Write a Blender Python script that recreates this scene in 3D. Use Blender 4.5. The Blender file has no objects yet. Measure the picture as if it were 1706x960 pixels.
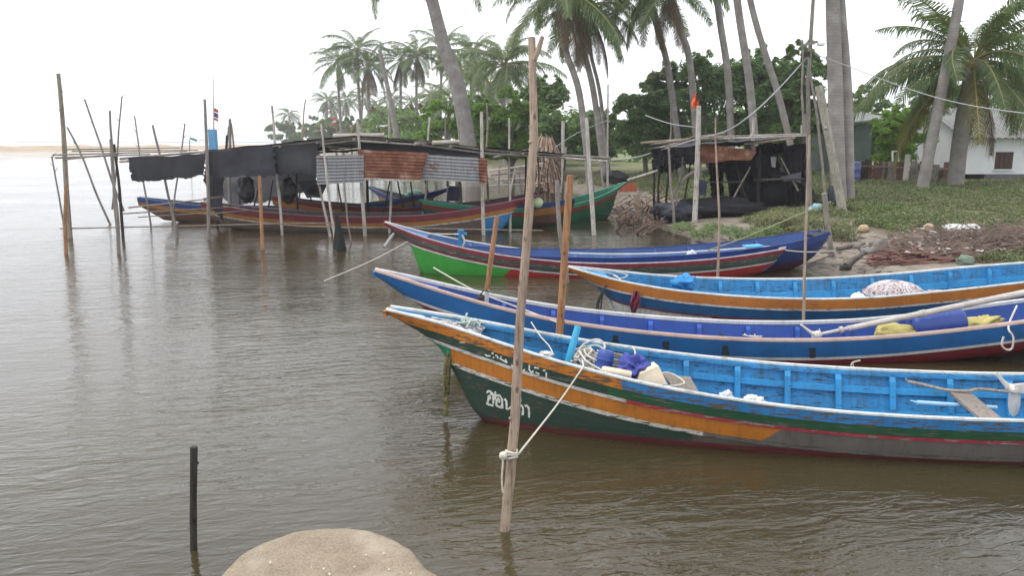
import bpy, bmesh, math, random
import numpy as np
from mathutils import Vector, Matrix, noise
from mathutils.bvhtree import BVHTree

# ------------------------------------------------------------------ camera, sky, sun, exposure
SC = bpy.context.scene
COL = SC.collection
FPX, PITCH, EYE = 1340.0, math.radians(10.36), 2.5
cam_d = bpy.data.cameras.new('camera')
cam = bpy.data.objects.new('camera', cam_d)
COL.objects.link(cam)
cam.location = (0, 0, EYE)
cam.rotation_euler = (math.radians(90) - PITCH, 0, 0)
cam_d.sensor_width = 36.0
cam_d.lens = FPX / 1706.0 * 36.0
cam_d.clip_end = 6000
cam_d.clip_start = 0.05
SC.camera = cam
SUN_EL, SUN_AZ = math.radians(60), math.radians(-95)     # azimuth from +Y towards +X
w = bpy.data.worlds.new('World')
SC.world = w
w.use_nodes = True
wn = w.node_tree
wn.nodes.clear()
wo = wn.nodes.new('ShaderNodeOutputWorld')
bg = wn.nodes.new('ShaderNodeBackground')
sky = wn.nodes.new('ShaderNodeTexSky')
sky.sky_type = 'NISHITA'
sky.sun_disc = False
sky.sun_elevation = SUN_EL
sky.sun_rotation = SUN_AZ
sky.dust_density = 4
sky.air_density = 1.0
mixw = wn.nodes.new('ShaderNodeMix')
mixw.data_type = 'RGBA'
mixw.inputs[0].default_value = 0.90                       # closed cloud deck over the blue
tcw = wn.nodes.new('ShaderNodeTexCoord')
nzw = wn.nodes.new('ShaderNodeTexNoise')
nzw.inputs['Scale'].default_value = 1.6
nzw.inputs['Detail'].default_value = 4
rmp = wn.nodes.new('ShaderNodeValToRGB')
rmp.color_ramp.elements[0].position = 0.3
rmp.color_ramp.elements[0].color = (10.9, 11.25, 11.95, 1)
rmp.color_ramp.elements[1].position = 0.7
rmp.color_ramp.elements[1].color = (12.7, 12.9, 13.3, 1)
wn.links.new(tcw.outputs['Generated'], nzw.inputs['Vector'])
wn.links.new(nzw.outputs['Fac'], rmp.inputs['Fac'])
wn.links.new(sky.outputs[0], mixw.inputs[6])
wn.links.new(rmp.outputs[0], mixw.inputs[7])
wn.links.new(mixw.outputs[2], bg.inputs['Color'])
bg.inputs['Strength'].default_value = 0.1
wn.links.new(bg.outputs[0], wo.inputs['Surface'])
sun_d = bpy.data.lights.new('sun', 'SUN')
sun_d.energy = 1.5
sun_d.angle = math.radians(40)
sun_d.color = (1.0, 0.965, 0.91)
sun = bpy.data.objects.new('sun', sun_d)
COL.objects.link(sun)
sdir = Vector((math.sin(SUN_AZ) * math.cos(SUN_EL), math.cos(SUN_AZ) * math.cos(SUN_EL), math.sin(SUN_EL)))
sun.rotation_euler = sdir.to_track_quat('Z', 'Y').to_euler()
sun.location = sdir * 60
SC.view_settings.view_transform = 'Standard'
SC.view_settings.look = 'None'
SC.view_settings.exposure = 0.56
SC.view_settings.gamma = 1.0
SC.view_settings.use_curve_mapping = False

# ------------------------------------------------------------------ pixel -> place helpers (photograph is 1706 x 960)
CT, ST = math.cos(PITCH), math.sin(PITCH)
def ray(px, py):
    x = (px - 853) / FPX; y = (480 - py) / FPX
    return Vector((x, CT + y * ST, -ST + y * CT))
EYEV = Vector((0, 0, EYE))
def atz(px, py, z=0.0):
    r = ray(px, py); return EYEV + r * ((z - EYE) / r.z)
def aty(px, py, Y):
    r = ray(px, py); return EYEV + r * (Y / r.y)

# ------------------------------------------------------------------ mesh helpers
RNG = random.Random(7)
PM = {}
def link(o):
    COL.objects.link(o); return o
def tag(o, label=None, cat=None, group=None, kind=None):
    if label: o['label'] = label
    if cat: o['category'] = cat
    if group: o['group'] = group
    if kind: o['kind'] = kind
    return o
def thing(name, loc, label, cat, group=None, rz=0.0):
    o = bpy.data.objects.new(name, None)
    o.empty_display_size = 0.2
    o.location = loc; o.rotation_euler = (0, 0, rz)
    link(o)
    PM[o.name] = Matrix.Translation(Vector(loc)) @ Matrix.Rotation(rz, 4, 'Z')
    return tag(o, label, cat, group)
def basis(d, up=Vector((0, 0, 1))):
    d = d.normalized()
    if abs(d.dot(up)) > 0.97: up = Vector((0, 1, 0)) if abs(d.y) < 0.9 else Vector((1, 0, 0))
    a = d.cross(up).normalized(); b = a.cross(d).normalized()
    return a, b
class MB:
    def __init__(s): s.v = []; s.f = []; s.mi = []; s.soft = False
    def add(s, vs, fs, mi=0):
        k = len(s.v)
        s.v += [tuple(v) for v in vs]
        s.f += [tuple(i + k for i in f) for f in fs]
        s.mi += [mi] * len(fs)
        return s
    def box(s, c, size, rot=None, mi=0):
        c = Vector(c); hx, hy, hz = [d / 2 for d in size]
        R = rot if rot is not None else Matrix.Identity(3)
        vs = [c + R @ Vector((x * hx, y * hy, z * hz)) for x in (-1, 1) for y in (-1, 1) for z in (-1, 1)]
        return s.add(vs, [(0, 1, 3, 2), (4, 6, 7, 5), (0, 4, 5, 1), (2, 3, 7, 6), (0, 2, 6, 4), (1, 5, 7, 3)], mi)
    def beam(s, p, q, wd, ht, up=Vector((0, 0, 1)), mi=0):
        p = Vector(p); q = Vector(q); a, b = basis(q - p, up)
        vs = []
        for e in (p, q):
            vs += [e - a * wd / 2 - b * ht / 2, e + a * wd / 2 - b * ht / 2, e + a * wd / 2 + b * ht / 2, e - a * wd / 2 + b * ht / 2]
        return s.add(vs, [(0, 1, 2, 3), (7, 6, 5, 4), (0, 4, 5, 1), (1, 5, 6, 2), (2, 6, 7, 3), (3, 7, 4, 0)], mi)
    def tube(s, pts, rad, n=8, cap=True, mi=0):
        pts = [Vector(p) for p in pts]
        m = len(pts)
        if not hasattr(rad, '__len__'): rad = [rad] * m
        vs = []; fs = []
        d0 = (pts[1] - pts[0]); a, b = basis(d0)
        for i in range(m):
            d = pts[min(i + 1, m - 1)] - pts[max(i - 1, 0)]
            if d.length < 1e-7: d = d0
            d.normalize()
            a = (a - d * a.dot(d))
            if a.length < 1e-5: a, b = basis(d)
            a.normalize(); b = d.cross(a)
            for k in range(n):
                t = 2 * math.pi * k / n
                vs.append(pts[i] + (a * math.cos(t) + b * math.sin(t)) * rad[i])
        for i in range(m - 1):
            for k in range(n):
                k2 = (k + 1) % n
                fs.append((i * n + k, i * n + k2, (i + 1) * n + k2, (i + 1) * n + k))
        if cap:
            fs.append(tuple(range(n - 1, -1, -1))); fs.append(tuple((m - 1) * n + k for k in range(n)))
        return s.add(vs, fs, mi)
    def blob(s, c, r, amp=0.12, fr=1.6, seed=0, nu=20, nv=12, rot=None, zcut=None, mi=0):
        c = Vector(c); R = rot if rot is not None else Matrix.Identity(3); s.soft = True
        vs = []; fs = []
        for j in range(nv + 1):
            ph = math.pi * j / nv
            for i in range(nu):
                t = 2 * math.pi * i / nu
                d = Vector((math.sin(ph) * math.cos(t), math.sin(ph) * math.sin(t), math.cos(ph)))
                k = 1 + amp * noise.noise(d * fr + Vector((seed * 3.7, seed * 1.3, seed))) + amp * 0.5 * noise.noise(d * fr * 2.7 + Vector((seed, 9, 2)))
                p = Vector((d.x * r[0] * k, d.y * r[1] * k, d.z * r[2] * k))
                if zcut is not None: p.z = max(p.z, zcut)
                vs.append(c + R @ p)
        for j in range(nv):
            for i in range(nu):
                i2 = (i + 1) % nu
                fs.append((j * nu + i, (j + 1) * nu + i, (j + 1) * nu + i2, j * nu + i2))
        return s.add(vs, fs, mi)
    def lathe(s, p, axis, prof, n=16, mi=0):
        p = Vector(p); ax = Vector(axis).normalized(); a, b = basis(ax)
        vs = []; fs = []; m = len(prof)
        for (h, r) in prof:
            for k in range(n):
                t = 2 * math.pi * k / n
                vs.append(p + ax * h + (a * math.cos(t) + b * math.sin(t)) * r)
        for i in range(m - 1):
            for k in range(n):
                k2 = (k + 1) % n
                fs.append((i * n + k, i * n + k2, (i + 1) * n + k2, (i + 1) * n + k))
        fs.append(tuple(range(n - 1, -1, -1))); fs.append(tuple((m - 1) * n + k for k in range(n)))
        return s.add(vs, fs, mi)
    def grid(s, P, mi=0, flip=False):
        n, m = len(P), len(P[0]); vs = [p for row in P for p in row]
        fs = []
        for i in range(n - 1):
            for j in range(m - 1):
                q = (i * m + j, i * m + j + 1, (i + 1) * m + j + 1, (i + 1) * m + j)
                fs.append(q[::-1] if flip else q)
        return s.add(vs, fs, mi)
    def build(s, name, mat, parent=None, smooth=True, local=False, loc=None, sharp=True):
        me = bpy.data.meshes.new(name)
        vs = s.v
        if parent is not None and not local:
            M = PM[parent.name].inverted()
            vs = [tuple(M @ Vector(v)) for v in vs]
        elif parent is None and loc is not None:
            L = Vector(loc); vs = [tuple(Vector(v) - L) for v in vs]
        me.from_pydata(vs, [], s.f)
        for mm in (mat if isinstance(mat, (list, tuple)) else [mat]): me.materials.append(mm)
        if any(s.mi): me.polygons.foreach_set('material_index', s.mi)
        if smooth: me.polygons.foreach_set('use_smooth', [True] * len(me.polygons))
        me.validate(); me.update()
        o = bpy.data.objects.new(name, me)
        if parent is not None:
            o.parent = parent; PM[o.name] = PM[parent.name]
        else:
            if loc is not None: o.location = loc
            PM[o.name] = Matrix.Translation(Vector(loc)) if loc is not None else Matrix.Identity(4)
        if smooth and sharp and not s.soft:
            try: me.set_sharp_from_angle(angle=math.radians(40))
            except Exception: pass
        return link(o)
def np_mesh(name, V, Fq, mat, parent=None):
    me = bpy.data.meshes.new(name)
    nv, nf, k = len(V), len(Fq), Fq.shape[1]
    me.vertices.add(nv); me.vertices.foreach_set('co', np.ascontiguousarray(V, dtype=np.float32).ravel())
    me.loops.add(nf * k); me.loops.foreach_set('vertex_index', np.ascontiguousarray(Fq, dtype=np.int32).ravel())
    me.polygons.add(nf)
    me.polygons.foreach_set('loop_start', np.arange(0, nf * k, k, dtype=np.int32))
    me.polygons.foreach_set('loop_total', np.full(nf, k, dtype=np.int32))
    me.materials.append(mat)
    me.update(calc_edges=True)
    o = bpy.data.objects.new(name, me)
    if parent is not None: o.parent = parent
    return link(o)

# ------------------------------------------------------------------ materials
MAT = {}
class N:
    def __init__(s, name):
        m = bpy.data.materials.new(name); m.use_nodes = True
        s.m = m; s.t = m.node_tree; s.t.nodes.clear()
        s.out = s.t.nodes.new('ShaderNodeOutputMaterial')
    def n(s, ty, **kw):
        x = s.t.nodes.new('ShaderNode' + ty)
        for k, v in kw.items(): setattr(x, k, v)
        return x
    def l(s, a, b): s.t.links.new(a, b)
    def coord(s, scale=(1, 1, 1), kind='Object'):
        tc = s.n('TexCoord'); mp = s.n('Mapping'); mp.inputs['Scale'].default_value = scale
        s.l(tc.outputs[kind], mp.inputs['Vector']); return mp.outputs[0]
    def pos(s, scale=(1, 1, 1)):
        g = s.n('NewGeometry'); mp = s.n('Mapping'); mp.inputs['Scale'].default_value = scale
        s.l(g.outputs['Position'], mp.inputs['Vector']); return mp.outputs[0]
    def noise(s, vec, scale, detail=4, rough=0.55, dist=0.0):
        x = s.n('TexNoise'); x.inputs['Scale'].default_value = scale; x.inputs['Detail'].default_value = detail
        x.inputs['Roughness'].default_value = rough; x.inputs['Distortion'].default_value = dist
        s.l(vec, x.inputs['Vector']); return x.outputs['Fac']
    def ramp(s, fac, stops, interp='LINEAR'):
        x = s.n('ValToRGB'); cr = x.color_ramp; cr.interpolation = interp
        while len(cr.elements) < len(stops): cr.elements.new(0.5)
        for e, (p, c) in zip(cr.elements, stops):
            e.position = p; e.color = (*c, 1) if len(c) == 3 else c
        s.l(fac, x.inputs['Fac']); return x.outputs[0]
    def mix(s, fac, a, b, mode='MIX'):
        x = s.n('Mix', data_type='RGBA', blend_type=mode)
        for sock, v in ((0, fac), (6, a), (7, b)):
            if hasattr(v, 'is_linked') or hasattr(v, 'links'): s.l(v, x.inputs[sock])
            elif sock == 0: x.inputs[0].default_value = v
            else: x.inputs[sock].default_value = (*v, 1)
        return x.outputs[2]
    def math(s, op, a, b=0.0, clamp=False):
        x = s.n('Math', operation=op, use_clamp=clamp)
        for i, v in enumerate((a, b)):
            if hasattr(v, 'links'): s.l(v, x.inputs[i])
            else: x.inputs[i].default_value = v
        return x.outputs[0]
    def bump(s, h, strength=0.3, dist=0.01):
        x = s.n('Bump'); x.inputs['Strength'].default_value = strength; x.inputs['Distance'].default_value = dist
        s.l(h, x.inputs['Height']); return x.outputs[0]
    def bsdf(s, col, rough=0.7, normal=None, spec=0.5, **kw):
        b = s.n('BsdfPrincipled')
        if hasattr(col, 'links'): s.l(col, b.inputs['Base Color'])
        else: b.inputs['Base Color'].default_value = (*col, 1)
        if hasattr(rough, 'links'): s.l(rough, b.inputs['Roughness'])
        else: b.inputs['Roughness'].default_value = rough
        b.inputs['Specular IOR Level'].default_value = spec
        for k, v in kw.items(): b.inputs[k].default_value = v
        if normal is not None: s.l(normal, b.inputs['Normal'])
        s.l(b.outputs[0], s.out.inputs['Surface']); return b
def mul(c, k): return tuple(x * k for x in c)
def m_plain(name, col, rough=0.7, var=0.3, scale=6.0, bump=0.3, stretch=(1, 1, 1), spec=0.4, spots=None):
    if name in MAT: return MAT[name]
    g = N(name); v = g.coord(stretch)
    f = g.noise(v, scale, 5, 0.6)
    c = g.ramp(f, [(0.25, mul(col, 1 - var)), (0.75, mul(col, 1 + var))])
    if spots:
        f2 = g.noise(v, scale * 2.3, 5, 0.7)
        k = g.ramp(f2, [(spots[1], (0, 0, 0)), (spots[1] + 0.08, (1, 1, 1))])
        c = g.mix(k, c, spots[0])
    nb = g.bump(g.noise(v, scale * 4, 4), bump, 0.01) if bump else None
    g.bsdf(c, rough, nb, spec); MAT[name] = g.m; return g.m
def m_wood(name, col, col2, rough=0.8, scale=5.0):
    if name in MAT: return MAT[name]
    g = N(name); v = g.coord((6, 6, 0.7)); v2 = g.coord((1, 1, 1))
    f = g.noise(v, scale, 6, 0.65); f2 = g.noise(v2, 2.2, 3)
    c = g.ramp(f, [(0.3, col2), (0.52, col), (0.8, mul(col, 1.25))])
    c = g.mix(g.ramp(f2, [(0.45, (0, 0, 0)), (0.75, (0.55, 0.55, 0.55))]), c, mul(col2, 0.8))
    vo = g.n('TexVoronoi'); vo.inputs['Scale'].default_value = 7.0; g.l(g.coord((1.6, 1.6, .8)), vo.inputs['Vector'])
    kn = g.ramp(vo.outputs['Distance'], [(0.07, (.85, .85, .85)), (0.16, (0, 0, 0))])
    c = g.mix(kn, c, mul(col2, 0.55))
    f3 = g.noise(g.coord((22, 22, 2.2)), 4, 4, .7)
    c = g.mix(g.ramp(f3, [(0.56, (0, 0, 0)), (0.66, (.7, .7, .7))]), c, mul(col2, 0.7))
    g.bsdf(c, rough, g.bump(g.mix(.5, f, f3), 0.9, 0.012), 0.25); MAT[name] = g.m; return g.m
def m_paint(name, col, worn=(0.16, 0.14, 0.12), wear=0.35, rough=0.45, colB=None, xthr=None, slope=0.0, dirt=(0.05, 0.045, 0.035), dirt_amt=0.35, colW=None, zW=0.0):
    """weathered boat paint: colour fades, chips down to wood, grime runs; second colour aft of xthr"""
    if name in MAT: return MAT[name]
    g = N(name); v = g.coord((1, 1, 1)); vs = g.coord((1.2, 3, 9)); vr = g.coord((14, 6, 2.0))
    base = g.mix(g.ramp(g.noise(v, 3.5, 4), [(0.3, (0, 0, 0)), (0.7, (1, 1, 1))]), mul(col, 0.82), mul(col, 1.12))
    if colB is not None:
        bb = g.mix(g.ramp(g.noise(v, 3.5, 4), [(0.3, (0, 0, 0)), (0.7, (1, 1, 1))]), mul(colB, 0.82), mul(colB, 1.12))
        sp = g.n('SeparateXYZ'); g.l(g.coord(), sp.inputs[0])
        t = g.math('ADD', sp.outputs[0], g.math('MULTIPLY', sp.outputs[2], slope))
        t = g.math('ADD', t, g.math('MULTIPLY', g.noise(v, 30, 3), 0.03))
        k = g.math('MULTIPLY', g.math('SUBTRACT', t, xthr), 60.0, True)
        base = g.mix(k, base, bb)
    if colW is not None:                       # boot-top colour along the waterline
        sz = g.n('SeparateXYZ'); g.l(g.coord(), sz.inputs[0])
        t = g.math('ADD', sz.outputs[2], g.math('MULTIPLY', g.noise(v, 18, 3), 0.02))
        base = g.mix(g.math('MULTIPLY', g.math('SUBTRACT', zW, t), 80.0, True), base, colW)
    gr = g.noise(vr, 2.0, 4, 0.6)
    base = g.mix(g.ramp(gr, [(0.48, (0, 0, 0)), (0.72, (dirt_amt,) * 3)]), base, dirt)
    base = g.mix(g.ramp(g.noise(v, 1.7, 5, .65), [(0.5, (0, 0, 0)), (0.75, (dirt_amt * .6,) * 3)]), base, mul(dirt, 1.3))
    f = g.noise(vs, 5.5, 8, 0.72)
    th = 0.70 - wear * 0.28
    k = g.ramp(f, [(th, (0, 0, 0)), (th + 0.025, (1, 1, 1))])
    c = g.mix(k, base, worn)
    hb = g.mix(0.5, f, g.noise(g.coord((2, 8, 34)), 6, 4))
    rr = g.ramp(f, [(th, (rough,) * 3), (th + 0.03, (0.85,) * 3)])
    g.bsdf(c, rr, g.bump(hb, 0.6, 0.008), 0.4); MAT[name] = g.m; return g.m
def m_leaf(name, col, col2, trans=0.35, rough=0.5):
    if name in MAT: return MAT[name]
    g = N(name); ge = g.n('NewGeometry'); oi = g.n('ObjectInfo')
    f = g.math('ADD', g.math('MULTIPLY', ge.outputs['Random Per Island'], 0.75), g.math('MULTIPLY', oi.outputs['Random'], 0.25))
    c = g.ramp(f, [(0.0, col2), (0.55, col), (1.0, mul(col, 1.35))])
    p = g.bsdf(c, rough, None, 0.35)
    tr = g.n('BsdfTranslucent'); g.l(g.mix(1.0, c, (1.3, 1.35, 0.7), 'MULTIPLY'), tr.inputs['Color'])
    mx = g.n('MixShader'); mx.inputs[0].default_value = trans
    g.l(p.outputs[0], mx.inputs[1]); g.l(tr.outputs[0], mx.inputs[2]); g.l(mx.outputs[0], g.out.inputs['Surface'])
    MAT[name] = g.m; return g.m

wood_grey = m_wood('weathered_grey_wood', (0.25, 0.225, 0.20), (0.11, 0.095, 0.08))
wood_pale = m_wood('pale_stripped_pole', (0.36, 0.28, 0.215), (0.16, 0.11, 0.08))
wood_orange = m_wood('orange_brown_pole', (0.36, 0.19, 0.095), (0.17, 0.085, 0.045))
wood_dark = m_wood('wet_dark_wood', (0.045, 0.04, 0.036), (0.018, 0.016, 0.014))
wood_white = m_wood('whitewashed_pole', (0.46, 0.43, 0.39), (0.18, 0.15, 0.12))
bamboo = m_wood('old_bamboo', (0.27, 0.235, 0.18), (0.12, 0.095, 0.07))
plank_m = m_wood('bare_plank', (0.30, 0.25, 0.21), (0.15, 0.12, 0.1))
tarp_black = m_plain('black_tarp', (0.017, 0.017, 0.021), 0.42, 0.4, 3, 0.6)
shade_net = m_plain('dark_shade_net', (0.03, 0.03, 0.038), 0.75, 0.35, 5, 0.5)
rope_white = m_plain('white_rope', (0.55, 0.52, 0.45), 0.85, 0.3, 60, 0.6)
rope_dark = m_plain('dark_rope', (0.04, 0.04, 0.04), 0.8, 0.3, 40, 0.5)
rope_green = m_plain('faded_yellow_rope', (0.15, 0.13, 0.05), 0.9, 0.6, 12, 0.6, spots=((.02, .022, .015), .52))
wire_m = m_plain('grey_wire', (0.32, 0.32, 0.32), 0.6, 0.1, 5, 0)

# ------------------------------------------------------------------ water
def make_water():
    g = N('brown_estuary_water')
    p = g.pos((1, 1, 1)); ps = g.pos((0.75, 1.25, 1))
    wv = g.n('VectorRotate'); wv.rotation_type = 'Z_AXIS'; wv.inputs['Angle'].default_value = math.radians(-24)
    g.l(ps, wv.inputs['Vector']); rv = wv.outputs[0]
    st = g.n('Mapping'); st.inputs['Scale'].default_value = (0.72, 1.3, 1); g.l(rv, st.inputs['Vector']); sv = st.outputs[0]
    big = g.noise(p, 0.17, 3, 0.6)
    patch = g.ramp(big, [(0.36, (0.28,) * 3), (0.60, (1.0,) * 3)])
    h1 = g.math('MULTIPLY', g.noise(sv, 1.3, 2, 0.5, 0.5), 0.020)
    h2 = g.math('MULTIPLY', g.noise(sv, 4.6, 3, 0.55, 0.9), 0.023)
    h3 = g.math('MULTIPLY', g.noise(sv, 12.0, 3, 0.55, 0.7), 0.0075)
    h = g.math('ADD', g.math('ADD', h1, h2), h3)
    h = g.math('MULTIPLY', h, patch)
    b = g.n('Bump'); b.inputs['Strength'].default_value = 1.0; b.inputs['Distance'].default_value = 1.0
    g.l(h, b.inputs['Height'])
    silt = g.ramp(g.noise(p, 0.35, 4), [(0.35, (0.036, 0.029, 0.014)), (0.7, (0.050, 0.039, 0.018))])
    g.bsdf(silt, 0.03, b.outputs[0], 0.5, IOR=1.45)
    mb = MB(); mb.add([(-1500, -30, 0), (1500, -30, 0), (1500, 1560, 0), (-1500, 1560, 0)], [(0, 1, 2, 3)])
    o = mb.build('water', g.m, smooth=False)
    tag(o, 'brown rippled estuary water', None, kind='structure')
make_water()

# ------------------------------------------------------------------ land
SHORE = [(60, 2), (30, 6.5), (14, 10.4), (9.6, 12.4), (7.4, 13.7), (6.0, 14.8), (5.7, 15.9), (5.55, 16.9), (5.0, 18.8), (4.5, 21.6), (4.1, 24.3), (3.9, 26.8),
         (3.8, 32.5), (3.0, 38), (1.4, 41.3), (-0.9, 52.8), (-7.8, 68.8), (-21.5, 115), (-53, 204), (-80, 300), (-70, 420)]
POLY = np.array(SHORE + [(200, 1500), (1500, 1500), (1500, -20), (80, -20)], float)
def sdist(X, Y):
    X = np.asarray(X, float); Y = np.asarray(Y, float)
    dmin = np.full(X.shape, 1e9); ins = np.zeros(X.shape, bool)
    n = len(POLY)
    for i in range(n):
        a = POLY[i]; b = POLY[(i + 1) % n]; e = b - a
        t = np.clip(((X - a[0]) * e[0] + (Y - a[1]) * e[1]) / (e @ e), 0, 1)
        dmin = np.minimum(dmin, np.hypot(X - a[0] - t * e[0], Y - a[1] - t * e[1]))
        c = ((a[1] > Y) != (b[1] > Y)) & (X < (b[0] - a[0]) * (Y - a[1]) / (b[1] - a[1] + 1e-12) + a[0])
        ins ^= c
    return np.where(ins, dmin, -dmin)
def fbm(X, Y, s, seed=0):
    f = np.zeros_like(np.asarray(X, float))
    fl = f.ravel(); xs = np.ravel(X); ys = np.ravel(Y)
    for i in range(len(fl)): fl[i] = noise.noise(Vector((xs[i] * s + seed, ys[i] * s, seed * 0.7)))
    return fl.reshape(f.shape)
DK = [-6, -2, 0, 1.2, 2.3, 3.4, 6, 12, 40, 120, 2000]
ZK = [-0.9, -0.22, 0.0, 0.09, 0.22, 0.45, 0.66, 0.8, 0.92, 1.2, 2.0]
def ground_z(x, y):
    x = np.atleast_1d(np.asarray(x, float)); y = np.atleast_1d(np.asarray(y, float))
    d = sdist(x, y)
    n1 = fbm(x, y, 0.45, 3); n2 = fbm(x, y, 1.7, 5)
    d2 = d + 0.55 * n1 * np.clip(np.abs(d) / 1.5, 0.2, 1)
    z = np.interp(d2, DK, ZK)
    z = z + np.clip(d, 0, 3) / 3 * (0.07 * n1 + 0.035 * n2) + 0.012 * n2
    return z
def gz(x, y): return float(ground_z(x, y)[0])
def make_ground():
    xs = np.concatenate([np.arange(-140, -12, 6), np.arange(-12, 26, 0.34), np.arange(26, 80, 3), np.array([100, 140, 220, 400, 800, 1500])])
    ys = np.concatenate([np.array([-20, -6]), np.arange(2, 10, 1.0), np.arange(10, 46, 0.34), np.arange(46, 130, 2.4), np.arange(130, 440, 14), np.array([500, 700, 1000, 1500])])
    X, Y = np.meshgrid(xs, ys)
    Z = ground_z(X.ravel(), Y.ravel()).reshape(X.shape)
    V = np.stack([X, Y, Z], -1).reshape(-1, 3)
    m = len(xs)
    I = np.arange(len(ys) - 1)[:, None] * m + np.arange(m - 1)[None, :]
    Fq = np.stack([I, I + 1, I + m + 1, I + m], -1).reshape(-1, 4)
    g = N('shore_ground')
    p = g.pos()
    sp = g.n('SeparateXYZ'); g.l(p, sp.inputs[0])
    z = g.math('ADD', sp.outputs[2], g.math('MULTIPLY', g.math('SUBTRACT', g.noise(p, 0.9, 4), 0.5), 0.22))
    sand = g.ramp(g.noise(p, 2.6, 6, 0.65), [(0.3, (0.15, 0.125, 0.1)), (0.7, (0.29, 0.245, 0.2))])
    soil = g.ramp(g.noise(p, 3.5, 6, 0.7), [(0.3, (0.085, 0.075, 0.045)), (0.55, (0.13, 0.12, 0.065)), (0.8, (0.18, 0.17, 0.10))])
    turf = g.ramp(g.noise(p, 1.3, 6, 0.7), [(0.3, (0.10, 0.12, 0.045)), (0.7, (0.19, 0.21, 0.09))])
    soil = g.mix(g.ramp(z, [(0.62, (0, 0, 0)), (0.85, (1, 1, 1))]), soil, turf)
    c = g.mix(g.ramp(z, [(0.36, (0, 0, 0)), (0.55, (1, 1, 1))]), sand, soil)
    wet = g.ramp(sp.outputs[2], [(0.015, (0.55,) * 3), (0.09, (1,) * 3)])
    c = g.mix(1.0, c, wet, 'MULTIPLY')
    rr = g.ramp(sp.outputs[2], [(0.01, (0.22,) * 3), (0.08, (0.9,) * 3)])
    g.bsdf(c, rr, g.bump(g.noise(p, 9, 6, 0.7), 0.6, 0.05), 0.35)
    o = np_mesh('ground', V, Fq, g.m)
    global GROUND_BVH
    GROUND_BVH = BVHTree.FromPolygons([tuple(v_) for v_ in V.tolist()], Fq.tolist())
    o.data.polygons.foreach_set('use_smooth', [True] * len(o.data.polygons))
    tag(o, 'sandy mud shore rising to a grassy bank', None, kind='structure')
make_ground()

def make_sandbar():
    P = []
    for i in range(60):
        t = i / 59
        a = Vector((-200, 95, 0)).lerp(Vector((-72, 330, 0)), t)
        wd = 18 * (1 - t) ** 0.5 + 3
        nx = Vector((0.88, -0.48, 0))
        row = []
        for j in range(13):
            u = j / 12 * 2 - 1
            hgt = 1.7 * max(0, 1 - abs(u) ** 1.7) * (0.55 + 0.9 * abs(noise.noise(Vector((i * 0.33, u * 2.1, 1))))) - 0.12
            q = a + nx * u * wd * (1 + 0.25 * noise.noise(Vector((i * 0.2, 4, 0)))); q.z = hgt
            row.append(q)
        P.append(row)
    m = m_plain('pale_beach_sand', (0.33, 0.25, 0.165), 0.95, 0.2, 0.4, 0.3)
    o = MB().grid(P, flip=True).build('sandbar', m); tag(o, 'low pale sandbar out towards the open sea', None, kind='structure')
    # faint coast on the horizon
    P = []
    for i in range(80):
        x = -1180 + i * 14
        h = 1.5 + 7 * abs(noise.noise(Vector((i * 0.11, 2, 0)))) * min(1, i / 20)
        P.append([Vector((x, 1480, -1)), Vector((x, 1500, h * .5)), Vector((x, 1530, -1))])
    o = MB().grid(P, flip=True).build('hills', m_plain('far_coast', (0.09, 0.11, 0.1), 0.95, 0.2, 0.02, 0)); tag(o, 'faint far coast on the sea horizon', None, kind='structure')
make_sandbar()

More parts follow.
